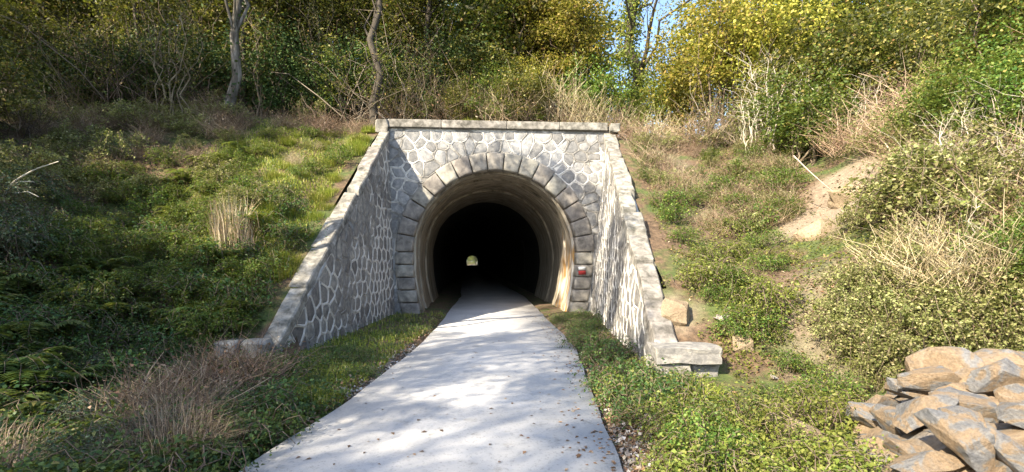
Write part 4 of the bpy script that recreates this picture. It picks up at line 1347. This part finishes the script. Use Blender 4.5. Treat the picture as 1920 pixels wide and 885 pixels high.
def herbs(x, y):
    left = (x < -1.9) * (.35 + .65 * sstep(vnoise(x, y, .8, 14), .25, .5)) * sstep(15.5 - y, 0, 2) * (1 - .75 * ((x > -8) & (x < -4) & (y > 8)))
    right = (x > .8) * sstep(vnoise(x, y, .7, 15), .38, .66) * (1 - dirt_at(x, y)) * .8
    return np.clip(np.where(x < 0, left, right), 0, 1)


P, rg = cover_points(130000, (-260, 970), (215, 990), 402, herbs)
b = MB(); P[:, 2] += rg.random(len(P)) ** 1.5 * .22 * (.4 + vnoise(P[:, 0], P[:, 1], .5, 16))
sz = rg.uniform(.025, .06, len(P))
leaves(b, P, sz, sz * .66, rg, .7, .15)
tag(b.build('ground_ivy', M['nettle']), 'dark green ivy and low weeds carpeting the shaded bank', 'ground cover', kind='stuff')
P, rg = cover_points(120000, (950, 2200), (215, 990), 403, herbs)
b = MB(); P[:, 2] += rg.random(len(P)) ** 1.5 * .18 * (.4 + vnoise(P[:, 0], P[:, 1], .5, 17))
sz = rg.uniform(.025, .055, len(P))
leaves(b, P, sz, sz * .66, rg, .7, .15)
tag(b.build('low_weeds', M['lime']), 'yellowish green low weeds carpeting the sunny bank', 'ground cover', kind='stuff')

P, rg = cover_points(42000, (-200, 2150), (180, 960), 404, lambda x, y: .25 + .75 * sstep(vnoise(x, y, 1.1, 18), .4, .65))
b = MB(); P[:, 2] += .012
sz = rg.uniform(.035, .075, len(P))
leaves(b, P, sz, sz * .6, rg, .8, .0)
tag(b.build('leaf_litter', M['litter']), 'brown fallen leaves lying over the banks', 'leaf litter', kind='stuff')

# chips and leaves along the path edges, leaves on the path
def edge_pts(n, seed, side, spread, yr):
    rng = np.random.default_rng(seed)
    y = yr[0] * (yr[1] / yr[0]) ** rng.random(n)
    l, r = path_edges(y)
    d = np.abs(rng.normal(size=n)) * spread
    x = l - d if side < 0 else r + d
    k = free_ground(x, y, .0)
    x, y = x[k], y[k]
    return np.stack([x, y, H(x, y) + .01], 1), rng


b = MB()
for sd_, sp, nn, yr in ((-1, .10, 900, (5.5, 9)), (1, .22, 900, (2.6, 4.6)), (1, .08, 300, (5, 9))):
    P, rg = edge_pts(nn, 410 + nn, sd_, sp, yr)
    for k in range(2):
        sz = rg.uniform(.015, .05, len(P))
        leaves(b, P + rg.normal(size=P.shape) * .01, sz, sz * .9, rg, .55, 0, None, .35)
tag(b.build('gravel', M['gravel']), 'pale stone chips along the edges of the path', 'gravel', kind='stuff')
b = MB()
for sd_, sp, nn, yr in ((-1, .25, 1500, (4, 14)), (1, .45, 2200, (2.6, 7.5))):
    P, rg = edge_pts(nn, 430 + nn, sd_, sp, yr)
    P[:, 2] += .02
    sz = rg.uniform(.03, .07, len(P)); leaves(b, P, sz, sz * .6, rg, .8, 0)
rg = np.random.default_rng(440)
y = 3.0 * (15 / 3.0) ** rg.random(900); l, r = path_edges(y)
t = np.where(rg.random(900) < .45, 1 - np.abs(rg.normal(size=900)) * .10, rg.random(900))
x = l + (r - l) * np.clip(t, 0.01, .99)
keep = rg.random(900) < np.where(t > .85, .7, .22)
P = np.stack([x, y, 0.055 + .02 * (1 - np.abs(2 * np.clip(t, 0, 1) - 1)) + .006 + 0 * x], 1)[keep]
sz = rg.uniform(.022, .06, len(P)); D = rg.normal(size=(len(P), 3)); D[:, 2] = 0
leaves(b, P, sz, sz * .6, rg, .95, 0, D, .12)
tag(b.build('fallen_leaves', M['litter']), 'small brown leaves scattered on and beside the path', 'fallen leaves', kind='stuff')

# ------------------------------------------------------------------ rocks
def rock_mesh(seed, size, n=14, flat=.55, mat='rock'):
    r = random.Random(seed)
    bm_ = bmesh.new()
    for k in range(n):
        v = Vector((r.gauss(0, 1), r.gauss(0, 1), r.gauss(0, 1))).normalized()
        # push towards a box so that faces come out broad and split
        m = max(abs(v.x), abs(v.y), abs(v.z)); v = v / m * r.uniform(.75, 1.0)
        bm_.verts.new((v.x * size * .5, v.y * size * .5 * r.uniform(.65, 1), v.z * size * .5 * flat))
    bmesh.ops.convex_hull(bm_, input=bm_.verts)
    bmesh.ops.delete(bm_, geom=[v for v in bm_.verts if not v.link_faces], context='VERTS')
    bmesh.ops.dissolve_limit(bm_, angle_limit=.12, verts=bm_.verts, edges=bm_.edges)
    bmesh.ops.bevel(bm_, geom=bm_.edges[:], offset=size * .009, segments=1, affect='EDGES')
    bmesh.ops.triangulate(bm_, faces=bm_.faces[:])
    for _ in range(2):
        bmesh.ops.subdivide_edges(bm_, edges=[e for e in bm_.edges if e.calc_length() > size * .13], cuts=1)
        bmesh.ops.triangulate(bm_, faces=[f_ for f_ in bm_.faces if len(f_.verts) > 4])
    from mathutils import noise as mn
    ax_ = Vector((r.gauss(0, 1), r.gauss(0, 1), r.gauss(0, 1))).normalized()
    for v in bm_.verts:
        q_ = v.co / size * 2.6 + Vector((seed, 0, 0))
        st_ = mn.noise(Vector((v.co.dot(ax_) / size * 9 + seed, 0, .5)))          # bedding steps
        v.co += v.co.normalized() * size * (.015 * mn.noise(q_) + .016 * mn.noise(q_ * 4.1) + .024 * st_)
    bmesh.ops.recalc_face_normals(bm_, faces=bm_.faces[:])
    me_ = bpy.data.meshes.new('rock'); bm_.to_mesh(me_); bm_.free(); me_.materials.append(M[mat])
    return me_


rr = random.Random(5)
rk = [rock_mesh(900 + k, 1.0, 12 + k % 5, .66 + .06 * (k % 5)) for k in range(14)]


def add_rock(x, y, z, s, label, group=None, me_=None, rot=None, name='rock', cat='rock'):
    o = link(name, me_ or rk[rr.randrange(14)])
    o.location = (x, y, z); o.scale = (s * rr.uniform(.85, 1.2), s * rr.uniform(.8, 1.1), s * rr.uniform(.75, 1.1))
    o.rotation_euler = rot or (rr.uniform(-.5, .5), rr.uniform(-.5, .5), rr.uniform(0, 6.28))
    return tag(o, label, cat, group)


# the heap: a mound of split rock, big pieces on top of smaller ones
HP = np.array([(2.45, .6), (2.35, 3.2), (3.05, 4.5), (3.75, 5.1), (6.6, 5.3), (6.6, .6)])


def heap_in(x, y):
    """distance inside the foot of the heap (negative outside)"""
    d = 1e9
    for i in range(len(HP)):
        a_, b_ = HP[i], HP[(i + 1) % len(HP)]
        e_ = b_ - a_; nn = np.array([e_[1], -e_[0]]) / np.hypot(*e_)
        d = min(d, float(np.dot(np.array([x, y]) - a_, nn)))
    return d


def heap(x, y):
    return max(float(H(x, y)) * .6, .74 * (1 - math.exp(-max(heap_in(x, y), 0) / .5)))


# packed rubble under the big pieces
gx, gy = np.meshgrid(np.arange(2.2, 6.7, .07), np.arange(.6, 5.4, .07))
gz = np.array([heap(a_, b_) if heap_in(a_, b_) > 0 else -.2 for a_, b_ in zip(gx.ravel(), gy.ravel())])
gz = gz - .10 + (vnoise(gx.ravel(), gy.ravel(), .16, 21) - .5) * .16
ii = np.arange(gx.size).reshape(gx.shape)
b = MB(); b.add(np.stack([gx.ravel(), gy.ravel(), gz], 1), np.stack([ii[:-1, :-1], ii[:-1, 1:], ii[1:, 1:], ii[1:, :-1]], -1).reshape(-1, 4))
tag(b.build('rubble', M['rock']), 'broken rubble and earth packed between the heaped rocks', 'rubble', kind='stuff')
for ring, (sp, n_) in enumerate(((.24, 300), (.27, 300), (.44, 160))):
    pts = []
    for k in range(n_ * 6):
        x = rr.uniform(2.2, 6.2); y = rr.uniform(1.4, 5.3)
        if heap_in(x, y) < (.0, .08, .3)[ring] or (CU + F * x / y) > 2250: continue
        if any(math.hypot(x - a_, y - b_) < sp for a_, b_ in pts): continue
        pts.append((x, y))
        s = (.30, .42, .54)[ring] * rr.uniform(.75, 1.3)
        z = heap(x, y) + (-.16, -.05, .04)[ring]
        lab = ('small split rock wedged in the tan rock heap', 'angular tan and grey rock in the heap beside the bank', 'large slab of split rock lying on top of the heap')[ring]
        add_rock(x, y, z, s, lab, ('small rocks in the heap', 'rocks in the heap', 'slabs on top of the heap')[ring])
# single stones and earthy boulders on the bank
bl = rock_mesh(980, 1.0, 26, .75, 'boulder'); pr = rock_mesh(981, 1.0, 13, .7, 'palerock')
for (u, v, s, me_, lab) in ((1540, 425, 1.1, bl, 'rounded earth coloured boulder bulging from the bank'), (1620, 345, 1.3, bl, 'broad pale earthy boulder under dead brush'),
                            (1352, 600, .26, pr, 'pale broken rock beside the coping'), (1376, 592, .14, pr, 'small white stone next to the pale broken rock'),
                            (1392, 655, .32, bl, 'pointed brown rock among green plants'), (1265, 590, .55, bl, 'brown earthy lump behind the coping end'),
                            (1453, 708, .12, pr, 'small grey stone among lime herbs'), (1540, 790, .32, bl, 'flat brown rock in the plants near the heap'),
                            (1505, 830, .36, bl, 'low brown stone half hidden by weeds'), (1222, 795, .24, pr, 'grey rock at the edge of the gravel'),
                            (1245, 808, .11, pr, 'small pale cobble on the gravel'), (1252, 868, .09, pr, 'white pebble beside the path end')):
    x, y, z = hit(u, v)
    add_rock(x[0], y[0], z[0] + s * (.10 if s < 1 else -.22), s, lab, None, me_)
# white scraps caught in the heap
for (x, y, s, lab) in ((3.95, 4.7, .05, 'white scrap wedged at the back of the heap'), (4.35, 4.8, .035, 'tiny white scrap on top of the heap'), (4.85, 4.75, .05, 'white scrap beside the outer slabs')):
    o = rough_block('white_scrap', (s, s * .5, s * 1.5), M['white'], s * .1, s * .05); o.location = (x, y, heap(x, y) + .16)
    o.rotation_euler = (.3, .4, x)
    tag(o, lab, 'scrap')


# ------------------------------------------------------------------ dead branches
def branch(u, v, dep, pts, r0, label, mat='pale_stem', subs=()):
    x, y, z = (u - CU) / F * dep, dep, CAMZ + (HV - v) / F * dep
    b = MB(); P = np.array(pts, float)
    tt = np.linspace(0, len(P) - 1, len(P) * 4)
    Q_ = np.stack([np.interp(tt, np.arange(len(P)), P[:, i]) for i in range(3)], 1)
    Q_[1:-1] = (Q_[:-2] + Q_[1:-1] * 2 + Q_[2:]) / 4
    tube(b, Q_, np.linspace(r0, r0 * .35, len(Q_)), 5)
    for sp_ in subs:
        S_ = np.array(sp_, float); tube(b, S_, np.linspace(r0 * .6, r0 * .25, len(S_)), 4)
    o = b.build('dead_branch', M[mat], None, True); o.location = (x, y, z)
    return tag(o, label, 'branch')


branch(10, 372, 8.6, [(0, 0, -.25), (.06, -.1, .02), (.3, -.15, .28), (.65, -.12, .50), (1.05, -.1, .64)], .024, 'bleached curved branch sticking out of the shaded bank',
       subs=[[(.28, -.15, .20), (.45, -.2, .27), (.72, -.2, .26)], [(.3, -.1, .08), (.55, -.15, .10), (.8, -.2, .0)]])
branch(1488, 292, 9.5, [(0, 0, 0), (.2, -.1, -.28), (.42, -.2, -.55), (.62, -.25, -.75)], .011, 'pale stick lying down the slope toward the boulder')
branch(1820, 185, 8.5, [(0, 0, 0), (.35, -.1, .1), (.62, -.1, .22), (.78, 0, .6)], .016, 'pale bent stick caught in the brambles')
branch(1400, 880, 4.4, [(0.08, 0, -.25), (.0, 0, .05), (-.05, .05, .3), (-.04, .05, .52)], .016, 'grey dead stem standing among weeds near the heap', subs=[[(0, 0, .15), (.12, 0, .26), (.22, .03, .38)]])
branch(690, 60, 16.2, [(-1.6, 0, -1.1), (-.6, .1, -.7), (.3, .1, -.2), (1.4, .2, .3)], .02, 'thin leaning branch in the dark thicket', 'stem')
branch(1470, 690, 6.6, [(0, 0, 0), (.3, 0, .16), (.7, .05, .2), (1.0, .1, .14)], .008, 'arched straw stalk over the bare soil')
branch(1660, 290, 8.6, [(0, 0, .2), (.1, -.1, -.1), (.2, -.15, -.4)], .014, 'broken pale stick below the pink brush')
branch(40, 560, 6.9, [(-.1, 0, -.5), (-.05, 0, -.1), (-.1, .0, .15)], .012, 'thin pale stalk standing among the ferns')

# growth beyond the far mouth of the tunnel
ax = lambda y: PO[0] - (y - PO[1]) * math.tan(TTH)
for (dx, y, s, k) in ((-3, 232, 2.0, 'lime_shrub'), (2.5, 234, 2.2, 'yellow_shrub'), (0.5, 242, 2.2, 'lime_shrub'), (-1, 250, 2.8, 'yellow_shrub')):
    place(k, ax(y) + dx, y, s, 'sunlit bush beyond the far mouth of the tunnel', 'shrub', 'bushes beyond the far mouth', z=-.4)
